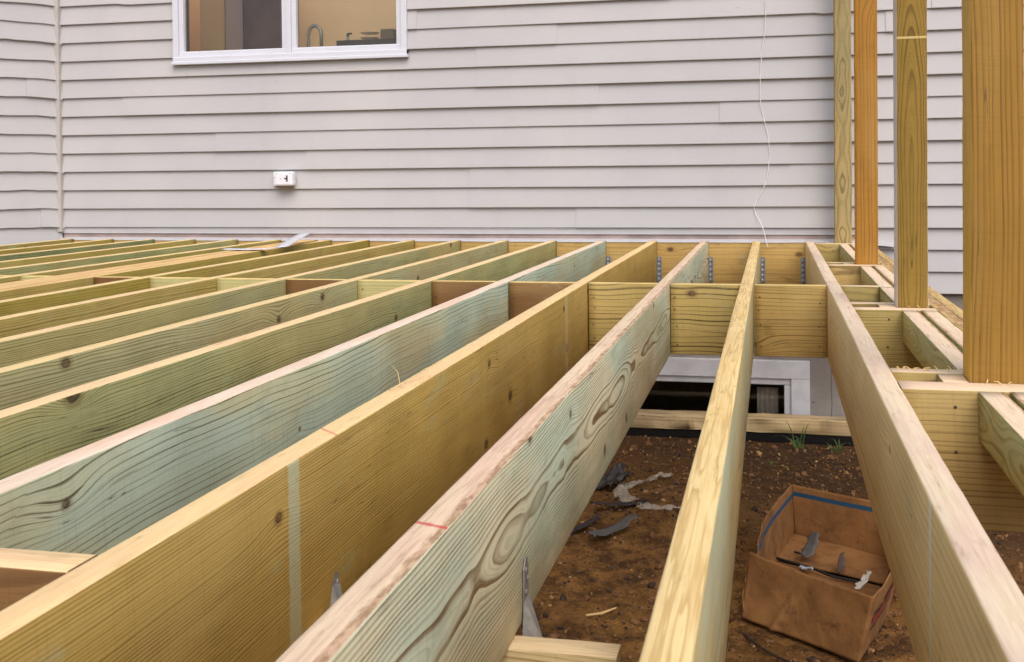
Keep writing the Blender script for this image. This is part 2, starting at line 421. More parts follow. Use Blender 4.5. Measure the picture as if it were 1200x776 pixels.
def siding(name, org, d, length, k0, k1, gaps, seams, wob, parent=house, step=.05, xoff=0.0):
    """courses of lapped siding as one mesh; org = start at z=0, d = unit direction, outward normal = right of d"""
    bm = bmesh.new(); d = Vector(d).normalized(); nrm = Vector((d.y, -d.x, 0))
    PR = .022
    for k in range(k0, k1):
        z0 = ZS+k*CO
        spans = [(0, length)]
        for (g0, g1, ka, kb) in gaps:
            if ka <= k < kb:
                ns = []
                for a, b in spans:
                    if g1 <= a or g0 >= b: ns.append((a, b)); continue
                    if a < g0: ns.append((a, g0))
                    if g1 < b: ns.append((g1, b))
                spans = ns
        cuts = sorted(q for (kk, q) in seams if kk == k)
        pieces = []
        for a, b in spans:
            last = a
            for q in cuts:
                if a < q < b: pieces.append((last, q)); last = q
            pieces.append((last, b))
        for pi, (a, b) in enumerate(pieces):
            off = .0055*(pi % 2); bo = .012 if pi % 2 else 0
            m = max(1, int((b+bo-a)/step)); rows = []
            for i in range(m+1):
                s = a+(b+bo-a)*i/m; o = Vector(org)+d*s
                zb = z0+wob(k, s); zt = z0+CO+wob(k+1, s)
                nb = PR+off+NZ(Vector((s*1.5, k*3.1, 0)))*.0018
                prof = [(.0015, zb+.004), (nb-.003, zb), (nb, zb+.002), (nb, zb+.006), (.0045+off, zt-.004), (.0035+off, zt+.014)]
                rows.append([bm.verts.new((o.x+nrm.x*q, o.y+nrm.y*q, zz)) for q, zz in prof])
            for A, B in zip(rows, rows[1:]):
                for j in range(len(A)-1): bm.faces.new((A[j], B[j], B[j+1], A[j+1]))
            # closed panel end so that the lap shows
            for Rw in (rows[0], rows[-1]): bm.faces.new(Rw)
    return from_bm(name, bm, VINYL, parent)
X0 = -4.765; YW = 6.862
def wob_main(k, s):
    X = X0+s
    v = NZ(Vector((s*.8, k*2.7, 5)))*.0012
    if k == 12: v += -.010*max(0, min(1, (X+4.30)/.06))*(1 if X < -1.9 else 0)*max(0, min(1, (X+4.36)/.05))
    if k == 12 and X > -1.6: v += NZ(Vector((s*3, 0, 1)))*.006 + (-.012*max(0, (X-.1)/.25) if X > .1 else 0)
    if k == 11 and X > .2: v += -.014*max(0, 1-abs(X-.30)/.08)
    if k == 10 and X > .2: v += -.010*max(0, 1-abs(X-.32)/.07)
    return v
s_ = lambda X: X-X0
seams = [(8, s_(-1.805)), (7, s_(-1.808)), (3, s_(-2.956)), (2, s_(-1.853)), (1, s_(-1.854)), (6, s_(-4.288)), (6, s_(-1.041)), (0, s_(-1.175)), (9, s_(.648)), (10, s_(-2.20)),
         (9, s_(-1.3)), (4, s_(-3.6)), (5, s_(-.3)), (3, s_(.1)), (11, s_(-.6)), (10, s_(.9)), (6, s_(1.4)), (2, s_(1.1)), (13, s_(-3)), (15, s_(-1))]
siding('siding', (X0, YW, 0), (1,0,0), 8.2, 0, 26, [(s_(-3.86), s_(-2.27), 9, 19)], seams, wob_main)
siding('siding', (.56, YW, 0), (1,0,0), 2.875, -3, 0, [], [(-2, 1.7)], lambda k, s: NZ(Vector((s, k*2, 9)))*.0012)
LD = Vector((-5.01+4.765, 6.54-6.846, 0)).normalized()
def wob_left(k, s):
    r_ = NZ(Vector((s*7, k*3.3, 20)))*.006+NZ(Vector((s*22, k*3.3, 30)))*.0022
    return r_*min(1, s/.05) - .012*math.exp(-s/.05) + .006
# the side wall runs from the corner towards the viewer; written from its far end so the normal faces the deck
LEN = 3.4; LW0 = Vector((X0, YW-.012, 0))+LD*LEN
siding('siding', LW0, -LD, LEN, -1, 26, [], [(0, LEN-.14), (3, LEN-.6), (7, LEN-.22), (10, LEN-.5)], lambda k, s: wob_left(k, LEN-s))

def holed(bm, x0, x1, y0, y1, z0, z1, h):
    hx0, hx1, hz0, hz1 = h
    bx(bm, (x0,y0,z0), (hx0,y1,z1)); bx(bm, (hx1,y0,z0), (x1,y1,z1))
    bx(bm, (hx0,y0,z0), (hx1,y1,hz0)); bx(bm, (hx0,y0,hz1), (hx1,y1,z1))
bm = bmesh.new(); holed(bm, X0-.02, 3.43, YW+.004, YW+.12, -.31, 3.36, (-3.85, -2.28, 1.19, 2.36))
from_bm('sheathing', bm, plain('sheathing', (150,128,120), .85, var=.25, vscale=6), house)
bm = bmesh.new()
a = Vector((X0, YW, 0)); b = a+LD*LEN; nn = Vector((-LD.y, LD.x, 0))
if nn.x > 0: nn = -nn
q = [a+nn*.01, b+nn*.01, b+nn*.13, a+nn*.13]
vv = [bm.verts.new((v.x, v.y, zz)) for zz in (-1.6, 3.36) for v in q]
for f in ((0,1,2,3),(4,5,6,7),(0,1,5,4),(1,2,6,5),(2,3,7,6),(3,0,4,7)): bm.faces.new([vv[i] for i in f])
bmesh.ops.recalc_face_normals(bm, faces=bm.faces)
from_bm('side_wall', bm, plain('side_board', (150,128,120), .85), house)
# inside corner post
WHITE = plain('white_vinyl', (190,189,194), .4, var=.06, vscale=8)
CORN = plain('corner_vinyl', (186,181,178), .45, var=.08, vscale=5)
bm = bmesh.new(); bx(bm, (X0-.028, YW-.046, .045), (X0+.020, YW-.002, 3.36), bev=.003)
from_bm('corner_post', bm, CORN, house)
# starter strip, exposed sheathing band and flashing above the ledger
bm = bmesh.new(); bx(bm, (X0, YW-.013, .040), (.56, YW+.003, .071), bev=.002); bx(bm, (X0, YW-.017, .036), (.56, YW-.004, .0415), bev=.001)
bx(bm, (X0, YW-.017, .0695), (.56, YW-.012, .0735))
from_bm('starter_strip', bm, WHITE, house)
bm = bmesh.new(); bx(bm, (X0+.01, YW-.006, -.02), (.56, YW+.002, .040))
from_bm('house_wrap', bm, plain('wrap', (176,156,150), .8, var=.35, vscale=4), house)
bm = bmesh.new(); m = 150
rows = []
for i in range(m+1):
    X = X0+.02+(.70-X0-.02)*i/m
    dz = NZ(Vector((X*2.2, 0, 3)))*.002 - (.012*max(0, (X-.45)/.2) if X > .45 else 0)
    yo = NZ(Vector((X*3, 2, 3)))*.002
    prof = [(YW-.007, .008+dz), (YW-.012, .005+dz), (YW-.045+yo, .0035+dz), (YW-.0525+yo, .002+dz), (YW-.0555+yo, -.009+dz*1.5)]
    rows.append([bm.verts.new((X, yy, zz)) for yy, zz in prof])
for A, B in zip(rows, rows[1:]):
    for j in range(4): bm.faces.new((A[j], B[j], B[j+1], A[j+1]))
o = from_bm('flashing', bm, WHITE, house); md = o.modifiers.new('t', 'SOLIDIFY'); md.thickness = .0012

# foundation and basement
n = N('concrete'); p = n.tc.outputs['Object']
cc = n.mix(n.ss(n.noise(p, 2.2, 5, .6), .35, .65), W(150,143,138), W(126,119,114))
cc = n.mix(n.ss(n.noise(p, 34, 3, .6), .66, .72, 0, .7), cc, W(70,64,60))
px, py, pz = n.sep(p)
cr = n.math('ABSOLUTE', n.math('ADD', n.math('SUBTRACT', px, .338), n.math('MULTIPLY', n.math('SUBTRACT', n.noise(p, 9, 3), .5), .012)))
cc = n.mix(n.ss(cr, .001, .0035, .8, 0.0), cc, W(66,58,54))
n.col(cc); n.rough(.9); n.bump(n.noise(p, 60, 4, .6), .003, .5)
CONC = n.m
bm = bmesh.new(); holed(bm, X0-.02, 3.43, YW+.012, YW+.22, -1.8, -.31, (-1.02, .070, -1.13, -.81))
from_bm('foundation', bm, CONC, house)
bw = thing_ = bpy.data.objects.new('basement_window', None); C.objects.link(bw); bw.parent = house; bw.location = Vector((-.4, 6.87, -1))-house.location
# the window empties sit at their own place; link() converts world metres
def casing(bm, x0, x1, z0, z1, w, y0, y1, bev=.004, bottom=True):
    bx(bm, (x0, y0, z1-w), (x1, y1, z1), bev=bev)
    bx(bm, (x0, y0+.0015, z0), (x0+w, y1, z1-w), bev=bev); bx(bm, (x1-w, y0+.0015, z0), (x1, y1, z1-w), bev=bev)
    if bottom: bx(bm, (x0, y0-.001, z0-.001), (x1, y1, z0+w), bev=bev)
BWHITE = plain('basement_frame_white', (205,205,212), .45, var=.12, vscale=14)
bm = bmesh.new(); casing(bm, -1.16, .214, -1.16, -.712, .108, YW-.020, YW+.05, bottom=False)
casing(bm, -1.055, .108, -1.16, -.818, .042, YW-.003, YW+.09, bev=.006, bottom=False)
from_bm('frame', bm, BWHITE, bw)
n = N('glass'); n.t.nodes.remove(n.b)
tr = n.t.nodes.new('ShaderNodeBsdfTransparent'); gl = n.t.nodes.new('ShaderNodeBsdfGlossy'); gl.inputs['Roughness'].default_value = .02
fr = n.t.nodes.new('ShaderNodeFresnel'); fr.inputs[0].default_value = 1.5
mx = n.t.nodes.new('ShaderNodeMixShader'); n.t.links.new(fr.outputs[0], mx.inputs[0]); n.t.links.new(tr.outputs[0], mx.inputs[1]); n.t.links.new(gl.outputs[0], mx.inputs[2])
tr.inputs[0].default_value = (.93,.95,.94,1)
n.t.links.new(mx.outputs[0], n.out.inputs[0]); GLASS = n.m
bm = bmesh.new(); bx(bm, (-1.02, YW+.055, -1.14), (.07, YW+.060, -.85)); from_bm('pane', bm, GLASS, bw)
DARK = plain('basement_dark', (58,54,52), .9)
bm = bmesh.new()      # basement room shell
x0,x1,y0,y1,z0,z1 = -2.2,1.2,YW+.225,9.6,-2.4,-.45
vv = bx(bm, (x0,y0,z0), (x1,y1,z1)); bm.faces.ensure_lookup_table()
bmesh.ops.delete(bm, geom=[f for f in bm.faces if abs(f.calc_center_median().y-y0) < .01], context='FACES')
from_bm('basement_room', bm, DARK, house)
bm = bmesh.new()      # pleated curtain behind the basement pane
rows = []
for i in range(25):
    X = -.092+.125*i/24
    rows.append([bm.verts.new((X, YW+.12+.006*math.sin(i*1.1), zz)) for zz in (-1.16, -.9)])
for A, B in zip(rows, rows[1:]): bm.faces.new((A[0], B[0], B[1], A[1]))
o = from_bm('curtain', bm, plain('curtain_grey', (196,178,170), .9), bw); o.modifiers.new('t','SOLIDIFY').thickness = .002

# kitchen window
kw = bpy.data.objects.new('kitchen_window', None); C.objects.link(kw); kw.parent = house; kw.location = Vector((-3.07, 6.85, 1.18))-house.location
kw['label'] = 'double casement window with thick white vinyl frame'
WF = plain('window_white', (212,214,224), .35, var=.04, vscale=6)
bm = bmesh.new(); casing(bm, -3.886, -2.250, 1.172, 2.40, .040, YW-.045, YW+.03, bev=.004)
bx(bm, (-3.895, YW-.052, 1.160), (-2.242, YW-.020, 1.180), bev=.003)
bx(bm, (-3.0745, YW-.040, 1.20), (-3.0395, YW+.03, 2.37), bev=.003)
from_bm('frame', bm, WF, kw)
for (a, b) in ((-3.846, -3.0745), (-3.0395, -2.290)):
    bm = bmesh.new(); casing(bm, a, b, 1.2125, 2.360, .033, YW-.030, YW+.02, bev=.004)
    bx(bm, (a+.033, YW-.012, 1.2455), (b-.033, YW-.004, 1.250)); 
    sh = from_bm('sash', bm, WF, kw)
    bm = bmesh.new(); bx(bm, (a+.02, YW+.001, 1.22), (b-.02, YW+.006, 2.35)); from_bm('pane', bm, GLASS, kw)
# kitchen room: back wall and side walls (ceiling left out so that sky and sun light the walls)
KW = plain('kitchen_wall', (248,212,162), .8, var=.06, vscale=3)
bm = bmesh.new()
bx(bm, (-4.6, 8.6, -.2), (-1.6, 8.7, 3.0)); bx(bm, (-4.7, YW+.125, -.2), (-4.6, 8.6, 3.0)); bx(bm, (-1.6, YW+.125, -.2), (-1.5, 8.6, 3.0))
from_bm('interior_wall', bm, KW, house)
bm = bmesh.new(); bx(bm, (-4.6, YW+.13, 1.10), (-1.6, 7.50, 1.14), bev=.004); bx(bm, (-4.6, YW+.15, .2), (-1.6, 7.46, 1.10))
tag(from_bm('kitchen_counter', bm, plain('counter', (120,88,66), .4)), 'brown kitchen counter just inside the window', 'counter')
fa = thing('faucet', 'curved chrome kitchen faucet seen through the right window pane', 'faucet', (-3.05, 7.2, 1.14))
CH = plain('chrome', (206,198,180), .3, metal=.55)
bm = bmesh.new()
pts = [(-3.078, 7.20, 1.14), (-3.078, 7.20, 1.33)] + [(-3.031-.047*math.cos(t), 7.20, 1.375+.062*math.sin(t)) for t in [math.pi*k/12 for k in range(13)]] + [(-2.982, 7.2, 1.26)]
tube(bm, pts, .0125, 10); from_bm('spout', bm, CH, fa, True)
bm = bmesh.new(); tube(bm, [(-3.078,7.2,1.14),(-3.078,7.2,1.17),(-3.078,7.2,1.19)], [.024,.022,.014], 12); from_bm('base', bm, CH, fa, True)
bm = bmesh.new(); tube(bm, [(-3.055,7.2,1.2),(-3.01,7.19,1.225)], .006, 8); from_bm('handle', bm, CH, fa, True)
# refrigerator and tall cabinet seen through the left pane
fg = thing('refrigerator', 'dark brown tall refrigerator behind the left window pane', 'refrigerator', (-3.6, 8.2, 0))
FD = plain('fridge_dark', (128,98,92), .35, var=.3, vscale=5)
bm = bmesh.new(); bx(bm, (-3.92, 7.95, 0), (-3.60, 8.24, 2.35), bev=.01); from_bm('body', bm, FD, fg)
bm = bmesh.new(); bx(bm, (-3.915, 7.92, .9), (-3.605, 7.948, 2.33), bev=.008); from_bm('door', bm, FD, fg)
bm = bmesh.new(); tube(bm, [(-3.89,7.92,1.1),(-3.89,7.87,1.14),(-3.89,7.87,1.9),(-3.89,7.92,1.94)], .009, 8); from_bm('handle', bm, plain('fridge_handle',(120,110,108),.3,metal=1), fg, True)
tc_ = thing('tall_cabinet', 'greyish mauve tall cupboard left of the refrigerator', 'cupboard', (-4.2, 8.2, 0))
bm = bmesh.new(); bx(bm, (-4.09, 7.97, 0), (-3.925, 8.24, 2.4), bev=.005); from_bm('body', bm, plain('mauve', (196,168,160), .5), tc_)
bm = bmesh.new(); bx(bm, (-4.08, 7.955, .1), (-3.935, 7.968, 2.3), bev=.004); from_bm('door', bm, plain('mauve2', (200,172,164), .5), tc_)
bc = thing('wooden_cupboard', 'light brown wooden cupboard behind the left window pane', 'cupboard', (-4.42, 8.1, 0))
bm = bmesh.new(); bx(bm, (-4.32, 8.0, 0), (-4.095, 8.24, 2.4), bev=.005); from_bm('body', bm, plain('cup_tan', (232,190,140), .5, var=.2, vscale=4), bc)
bm = bmesh.new(); bx(bm, (-4.31, 7.985, .1), (-4.105, 7.998, 2.3), bev=.004); from_bm('door', bm, plain('cup_tan2', (236,196,146), .5), bc)
# dish rack and what stands by it
dr = thing('dish_rack', 'dark dish rack holding stacked plates inside the right window pane', 'dish rack', (-2.65, 7.25, 1.14))
bm = bmesh.new(); bx(bm, (-2.86, 7.16, 1.142), (-2.45, 7.36, 1.166), bev=.004); bx(bm, (-2.86, 7.16, 1.26), (-2.45, 7.175, 1.325), bev=.003); bx(bm, (-2.86,7.16,1.166),(-2.85,7.175,1.26)); bx(bm, (-2.46,7.16,1.166),(-2.45,7.175,1.26))
from_bm('rack', bm, plain('rack', (96,72,64), .4), dr)
bm = bmesh.new()
for k in range(7):
    tube(bm, [(-2.66, 7.27, 1.17+k*.034), (-2.66, 7.27, 1.178+k*.034)], [.05, .068], 20)
o = from_bm('plate', bm, plain('plates', (226,206,176), .3), dr, True)
bm = bmesh.new(); bx(bm, (-2.57, 7.22, 1.167), (-2.47, 7.33, 1.40), bev=.01); tag(from_bm('canister', bm, plain('canister', (150,120,92), .4)), 'brown kitchen canister beside the dish rack', 'canister')
bt = thing('soap_bottle', 'small pale soap bottle left of the dish rack behind the window', 'bottle', (-2.80, 7.3, 1.14))
bm = bmesh.new(); tube(bm, [(-2.80,7.22,1.14),(-2.80,7.22,1.32),(-2.80,7.22,1.345),(-2.80,7.22,1.36)], [.026,.026,.01,.009], 14); from_bm('body', bm, plain('soap', (190,196,180), .2), bt, True)
bm = bmesh.new(); tube(bm, [(-2.80,7.22,1.36),(-2.80,7.22,1.375),(-2.77,7.22,1.376)], [.012,.008,.006], 10); from_bm('pump', bm, plain('pump', (70,80,84), .4), bt, True)

# outdoor outlet on the siding
ob = thing('electrical_outlet', 'white weatherproof electrical outlet box mounted on the siding', 'electrical outlet', (-3.1, 6.83, .39))
OW = plain('outlet_white', (232,232,240), .35); 
bm = bmesh.new(); bx(bm, (-3.178, YW-.040, .346), (-3.105, YW-.005, .440), bev=.006); from_bm('mounting_block', bm, OW, ob)
bm = bmesh.new(); bx(bm, (-3.148, YW-.092, .350), (-3.018, YW-.030, .442), bev=.012); from_bm('cover', bm, OW, ob)
DG = plain('dark_plastic', (58,58,64), .5)
bm = bmesh.new(); bx(bm, (-3.062, YW-.0945, .377), (-3.051, YW-.089, .418), bev=.002); bx(bm, (-3.075, YW-.0945, .392), (-3.0625, YW-.089, .402), bev=.002)
from_bm('latch', bm, DG, ob)
SG = plain('screw_grey',(150,150,160),.4,metal=.5)
for (X, Z) in ((-3.10,.395),(-3.125,.432),(-3.034,.432)):
    bm = bmesh.new(); bx(bm, (X-.0035, YW-.0935, Z-.003), (X+.0035, YW-.090, Z+.003), bev=.001); from_bm('screw', bm, SG, ob)
bm = bmesh.new()
for (X, Z) in ((-3.166,.402),(-3.160,.386)): bx(bm, (X-.003, YW-.0425, Z-.004), (X+.003, YW-.039, Z+.004))
from_bm('slot', bm, DG, ob)
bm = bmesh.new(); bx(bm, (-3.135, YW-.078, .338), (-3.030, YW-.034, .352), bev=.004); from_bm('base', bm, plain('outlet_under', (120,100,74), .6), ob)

# loose white cable down the siding
bm = bmesh.new()
cp = [(897.5,-60,1.75),(897,0,1.423),(897,30,1.272),(892,70,1.072),(891,110,.871),(893,130,.77),(901,165,.593),(901,190,.467),(897,215,.34),(885,240,.215),(886,250,.165),(893,265,.089),(900,290,-.037)]
XX = [-.028,-.029,-.030,-.056,-.062,-.053,-.014,-.015,-.036,-.095,-.092,-.056,-.023]
pts = catmull([(XX[i], YW-.026-(.0 if i < 11 else .035 if i == 11 else .05), cp[i][2]) for i in range(len(cp))], 6)
pts = [Vector((p.x+NZ(Vector((p.z*8,0,0)))*.003, p.y, p.z)) for p in pts]
tube(bm, pts, .0021, 6)
tag(from_bm('cable', bm, plain('cable_white', (236,232,228), .5), smooth=True), 'thin loose white cable hanging down the siding', 'cable')

# ================================================================== DECK
deck = thing('deck_frame', 'unfinished wooden deck frame of pressure treated joists, blocking and upright posts', 'deck frame', (-1, 3, -.27))
HJ, TJ = .266, .0455
EARLY_Y, LATE_Y = W(190,168,110), W(128,98,48)
NEAR, FARY = -.95, 6.808
dx = {-6:-.0028,-5:-.0024,-4:-.0018,-3:.001,-2:.0043,-1:.006,0:.0042,1:.002}
def xr(n): return -.07+n*.3048+dx.get(n, 0)
CHALK = W(196,206,184)
J = {   # early, late, stain, params, edge params, label
 1: (W(244,214,160), W(196,154,92), W(240,212,160), dict(spacing=.016, b0=-.30, c0=.02, amp=.035, contrast=.45, streak=.25, knots=.2, ksize=.008, bands=[(1.476,.022,W(222,220,200),.6),(6.3,.03,W(210,200,180),.4)]),
     dict(base=(232,218,196), pink=(222,200,186), brown=(196,160,116), grain=.35, marks=[(4.25,.02,-.3,(206,110,100),.6),(4.0,.012,.5,(206,120,110),.35),(5.05,.05,.5,(150,190,190),.5)]), 'pale yellow joist nearest the posts'),
 0: (W(214,196,148), W(160,134,84), W(196,206,180), dict(spacing=.010, b0=-.2, c0=.05, amp=.03, contrast=.5, knots=.25, staina=.8),
     dict(base=(236,216,174), pink=(228,204,160), brown=(184,140,84), grain=.85), 'joist with cream wavy grained top edge in the middle of the deck'),
 -1: (W(240,232,200), W(120,82,38), W(208,222,198), dict(spacing=.0045, b0=-.115, c0=.085, amp=.020, fa=1.4, contrast=.95, knots=.22, ksize=.007, staina=.9, late_w=.5, streak=.25),
     dict(base=(232,214,190), pink=(228,202,184), brown=(142,106,78), wane=.014, grain=.45, marks=[(1.12,.010,.35,(196,60,60),.8)]), 'joist with swirling brown and green grain and a chipped pinkish top edge'),
 -2: (W(204,172,104), W(128,92,42), W(188,158,94), dict(spacing=.0054, b0=.30, c0=.03, amp=.020, fa=.7, contrast=.8, knots=.55, ksize=.008, bands=[(1.50,.042,W(190,204,176),.5),(3.735,.05,W(206,186,140),.5)]),
     dict(base=(238,216,176), pink=(236,208,172), brown=(190,140,94), grain=.15, marks=[(1.06,.009,.9,(206,110,84),.75)]), 'golden brown joist with fine straight grain and a pale chalk band'),
 -3: (W(194,208,188), W(92,82,48), W(208,202,162), dict(spacing=.0125, b0=-.42, c0=.02, amp=.040, fa=1.2, contrast=.95, knots=.22, ksize=.006, staina=.65, late_w=.12, streak=.2),
     dict(base=(236,222,206), pink=(232,208,188), brown=(196,156,120), grain=.2), 'bluish green joist with thin wavy dark grain lines'),
 -4: (W(184,178,126), W(58,56,28), W(166,168,124), dict(spacing=.0070, b0=-.48, c0=.02, amp=.032, fa=1.2, contrast=.95, knots=.30, ksize=.010, late_w=.3),
     dict(base=(238,216,180), pink=(234,208,176), brown=(196,150,104), grain=.2), 'olive green joist with close dark grain and a black knot'),
 -5: (W(198,188,144), W(104,96,54), W(176,178,142), dict(spacing=.008, b0=-.3, c0=.02, amp=.045, contrast=.9, knots=.25, ksize=.008), dict(), None),
 -6: (W(190,180,128), W(104,90,48), W(170,174,140), dict(spacing=.007, b0=-.25, c0=.03, amp=.030, contrast=.85, knots=.25, ksize=.008), dict(), None),
}
PAL = [(W(178,160,92), W(112,88,40), W(164,152,88)), (W(168,170,122), W(112,104,58), W(156,164,122)), (W(176,160,90), W(108,86,38), W(160,140,70)),
       (W(172,160,100), W(112,92,44), W(160,150,86)), (W(186,170,106), W(120,92,44), W(170,150,84)), (W(140,148,106), W(78,84,50), W(126,142,108))]
HM = plain('galvanised', (140,144,150), .45, metal=.25, var=.25, vscale=40)
HN = plain('nail_bright', (206,208,214), .3, metal=.5)
BLK = plain('black_hole', (22,20,20), .8)
def hanger(x0, x1, y, parent):
    """joist hanger: side flanges nailed to the ledger, side plates, seat"""
    bm = bmesh.new(); t = .0022
    for s, X in ((-1, x0), (1, x1)):
        xa, xb = (X-.027, X) if s < 0 else (X, X+.027)
        bx(bm, (xa, y-.0045, -.245), (xb, y-.0015, -.095), bev=.0008)
        xi, xo = (X-t-.0006, X-.0006) if s < 0 else (X+.0006, X+t+.0006)
        bx(bm, (xi, y-.055, -.262), (xo, y-.002, -.115), bev=.0006)
        for zz in (-.112, -.140, -.17, -.20, -.228):
            cxn = (xa+xb)/2+ (.005 if zz*1000 % 2 else -.005)
            ret = bmesh.ops.create_uvsphere(bm, u_segments=8, v_segments=5, radius=.0048)
            for v in ret['verts']: v.co = Vector((v.co.x, v.co.y*.6, v.co.z))+Vector((cxn, y-.0055, zz))
            for f in {f for v in ret['verts'] for f in v.link_faces}: f.material_index = 1
            hx = (xa+xb)-cxn
            n0 = len(bm.faces); bx(bm, (hx-.0032, y-.0052, zz-.016), (hx+.0032, y-.0043, zz-.009), mi=2)
    bx(bm, (x0-t, y-.055, -HJ-.003), (x1+t, y-.002, -HJ-.0008))
    return from_bm('joist_hanger', bm, [HM, HN, BLK], parent)
joists = {}
for k in range(-16, 2):
    x1 = xr(k); x0 = x1-TJ
    if k == -9: continue
    far = FARY if k > -16 else 6.44
    if k in J: e, l, st, pr_, ed, lab = J[k]
    else:
        e, l, st = PAL[(k*7+3) % 5 if k != -13 else 5]; pr_ = dict(spacing=.007+.003*((k*5) % 3)/2, b0=-.3+.2*((k*3) % 4)/3, c0=.03, amp=.03, contrast=.85, knots=.35, ksize=.009); ed = dict(); lab = None
    ed = dict(dict(base=(232,212,172), pink=(230,206,176), brown=(184,140,90), grain=.25), **ed)
    if ed.get('wane'): ed['side'] = x1
    m = wood('joist_wood', 'Y', e, l, st, face=x1, **pr_)
    em_ = edge_wood('joist_edge', 'Y', **ed)
    j = board('joist', deck, 'Y', (x0, NEAR, -HJ), (x1, far, 0), [m, em_], bow=.0022 if k > -3 else .0016, wane=.0045 if k in (-1,) else (.0012 if k in (0,1) else .0008), r=.0035, label=lab)
    joists[k] = j
    if k >= -8: hanger(x0, x1, FARY, j)
# built-up triple joist
xa = -2.965
for i in range(4):
    wd = (.0535, .0495, .0505, .0475)[i]
    e, l, st = PAL[(i+2) % 5]
    j = board('joist', deck, 'Y', (xa, NEAR if i != 1 else 1.2, -HJ), (xa+wd-.0015, FARY-(0 if i != 2 else .3), -.001*(i % 2)), [wood('joist_wood', 'Y', e, l, st, face=xa+wd, knots=.3, contrast=.6), edge_wood('joist_edge', 'Y', base=(226,200,160), pink=(224,190,156), brown=(170,120,74), grain=.5)], bow=.0012,
              label='one ply of the wide built-up joist in the left part of the deck' if i == 3 else None)
    xa += wd

# ledger
LED = wood('ledger_wood', 'X', W(196,166,110), W(128,94,54), W(176,146,94), spacing=.02, b0=-.4, c0=.0, face=FARY, amp=.03, contrast=.45, knots=.6, ksize=.007, streak=.5, dirt=.5)
LEDE = edge_wood('ledger_edge', 'X')
board('ledger', deck, 'X', (X0+.02, FARY+.001, -.262), (.472, FARY+.046, -.003), [LED, LEDE], bow=.0005, seg=.1)

# blocking row
BM_ = [wood('block_green', 'X', W(184,164,110), W(74,52,24), W(176,154,98), spacing=.019, b0=-.185, c0=.010, face=4.18, amp=.034, fa=2.2, contrast=1.0, knots=.22, ksize=.006, late_w=.16),
       wood('block_gold', 'X', W(184,158,104), W(100,72,34), W(166,142,92), spacing=.014, b0=-.40, c0=.02, face=4.18, amp=.02, fa=1.3, contrast=.85, knots=.5, ksize=.008, late_w=.2, dirt=.5),
       wood('block_brown', 'X', W(128,96,64), W(82,56,34), W(114,84,54), spacing=.006, b0=.4, c0=.02, face=4.18, amp=.012, contrast=.5, knots=.1, ksize=.006),
       wood('block_pale', 'X', W(192,182,134), W(140,124,72), W(176,176,130), spacing=.010, b0=.3, c0=.02, face=4.18, amp=.02, contrast=.5, knots=.3)]
BE = edge_wood('block_edge', 'X', base=(228,208,160), pink=(226,204,160), brown=(180,136,84), grain=.2)
SCR = plain('screw_head', (92,88,84), .4, metal=.7)
def nails(parent, axis_y, xs_, zs_, r=.0030):
    for X in xs_:
        for Z in zs_:
            bm = bmesh.new()
            ret = bmesh.ops.create_uvsphere(bm, u_segments=8, v_segments=5, radius=r)
            dx_, dz_ = random.uniform(-.006,.006), random.uniform(-.014,.014)
            for v in ret['verts']: v.co = Vector((v.co.x, v.co.y*.35, v.co.z))+Vector((X+dx_, axis_y, Z+dz_))
            from_bm('nail', bm, SCR, parent)
bsel = {1: 0, 0: 1, -1: 0, -2: 2, -3: 2, -4: 3, -5: 2, -6: 3, -7: 3, -8: 2, -9: 3, -10: 1, -11: 3, -12: 1, -13: 1, -14: 1, -15: 1}
for k in range(-14, 2):      # block to the LEFT of joist k
    l0 = xr(k-1); r0 = xr(k)-TJ
    if k == -9: continue
    if k-1 == -9: l0 = -2.764
    yb = 4.181 + (.004 if k % 2 else 0)
    mi = {1: 1, 0: 0, -1: 0, -2: 2, -3: 2, -4: 3, -5: 2, -6: 3, -7: 3, -8: 2}.get(k, 1)
    hb = .262
    lab = {-2: 'reddish brown blocking board', -3: 'reddish brown blocking board'}.get(k)
    b_ = board('blocking', deck, 'X', (l0+.0022, yb, -hb), (r0-.0016, yb+.040, -.002), [BM_[mi], BE], bow=.0003, r=.0025, seg=.03, label=lab)
    if k >= -6: nails(b_, yb-.0008, (l0+.022,), (-.05, -.10, -.16, -.22)); 
    if k >= -1: nails(b_, yb-.0008, (r0-.022,), (-.07, -.15, -.21))
b_ = board('blocking', deck, 'X', (xr(-10)+.001, 4.185, -.262), (-2.9665, 4.225, -.002), [BM_[3], BE], bow=.0003, r=.0025, seg=.03)
# one block near the viewer
board('blocking', deck, 'X', (xr(-3)+.001, 1.036, -.262), (xr(-2)-TJ-.001, 1.092, -.002), [BM_[2], edge_wood('near_edge', 'X', base=(236,214,178), pink=(234,206,176), brown=(200,150,100))], bow=.0003, seg=.03)
# carrying beam under the joists
bmw = wood('beam_wood', 'X', W(206,190,150), W(140,98,50), W(190,196,170), spacing=.012, b0=-.40, c0=.03, face=1.55, amp=.05, fa=2.5, contrast=.9, knots=.2)
beam = board('beam', deck, 'X', (-5.2, 1.552, -.532), (-.215, 1.602, -.2675), [bmw, edge_wood('beam_edge', 'X', base=(226,208,178), pink=(222,190,164), brown=(190,150,110))], bow=.0006)
for X in (-1.9, -4.3):
    board('support_post', deck, 'Z', (X, 1.53, GZ-.05), (X+.09, 1.62, -.534), [BM_[1], BE], edges='')
board('rim_joist', deck, 'X', (-5.2, NEAR-.05, -HJ), (.55, NEAR-.002, -.001), [BM_[1], BE], bow=.001)
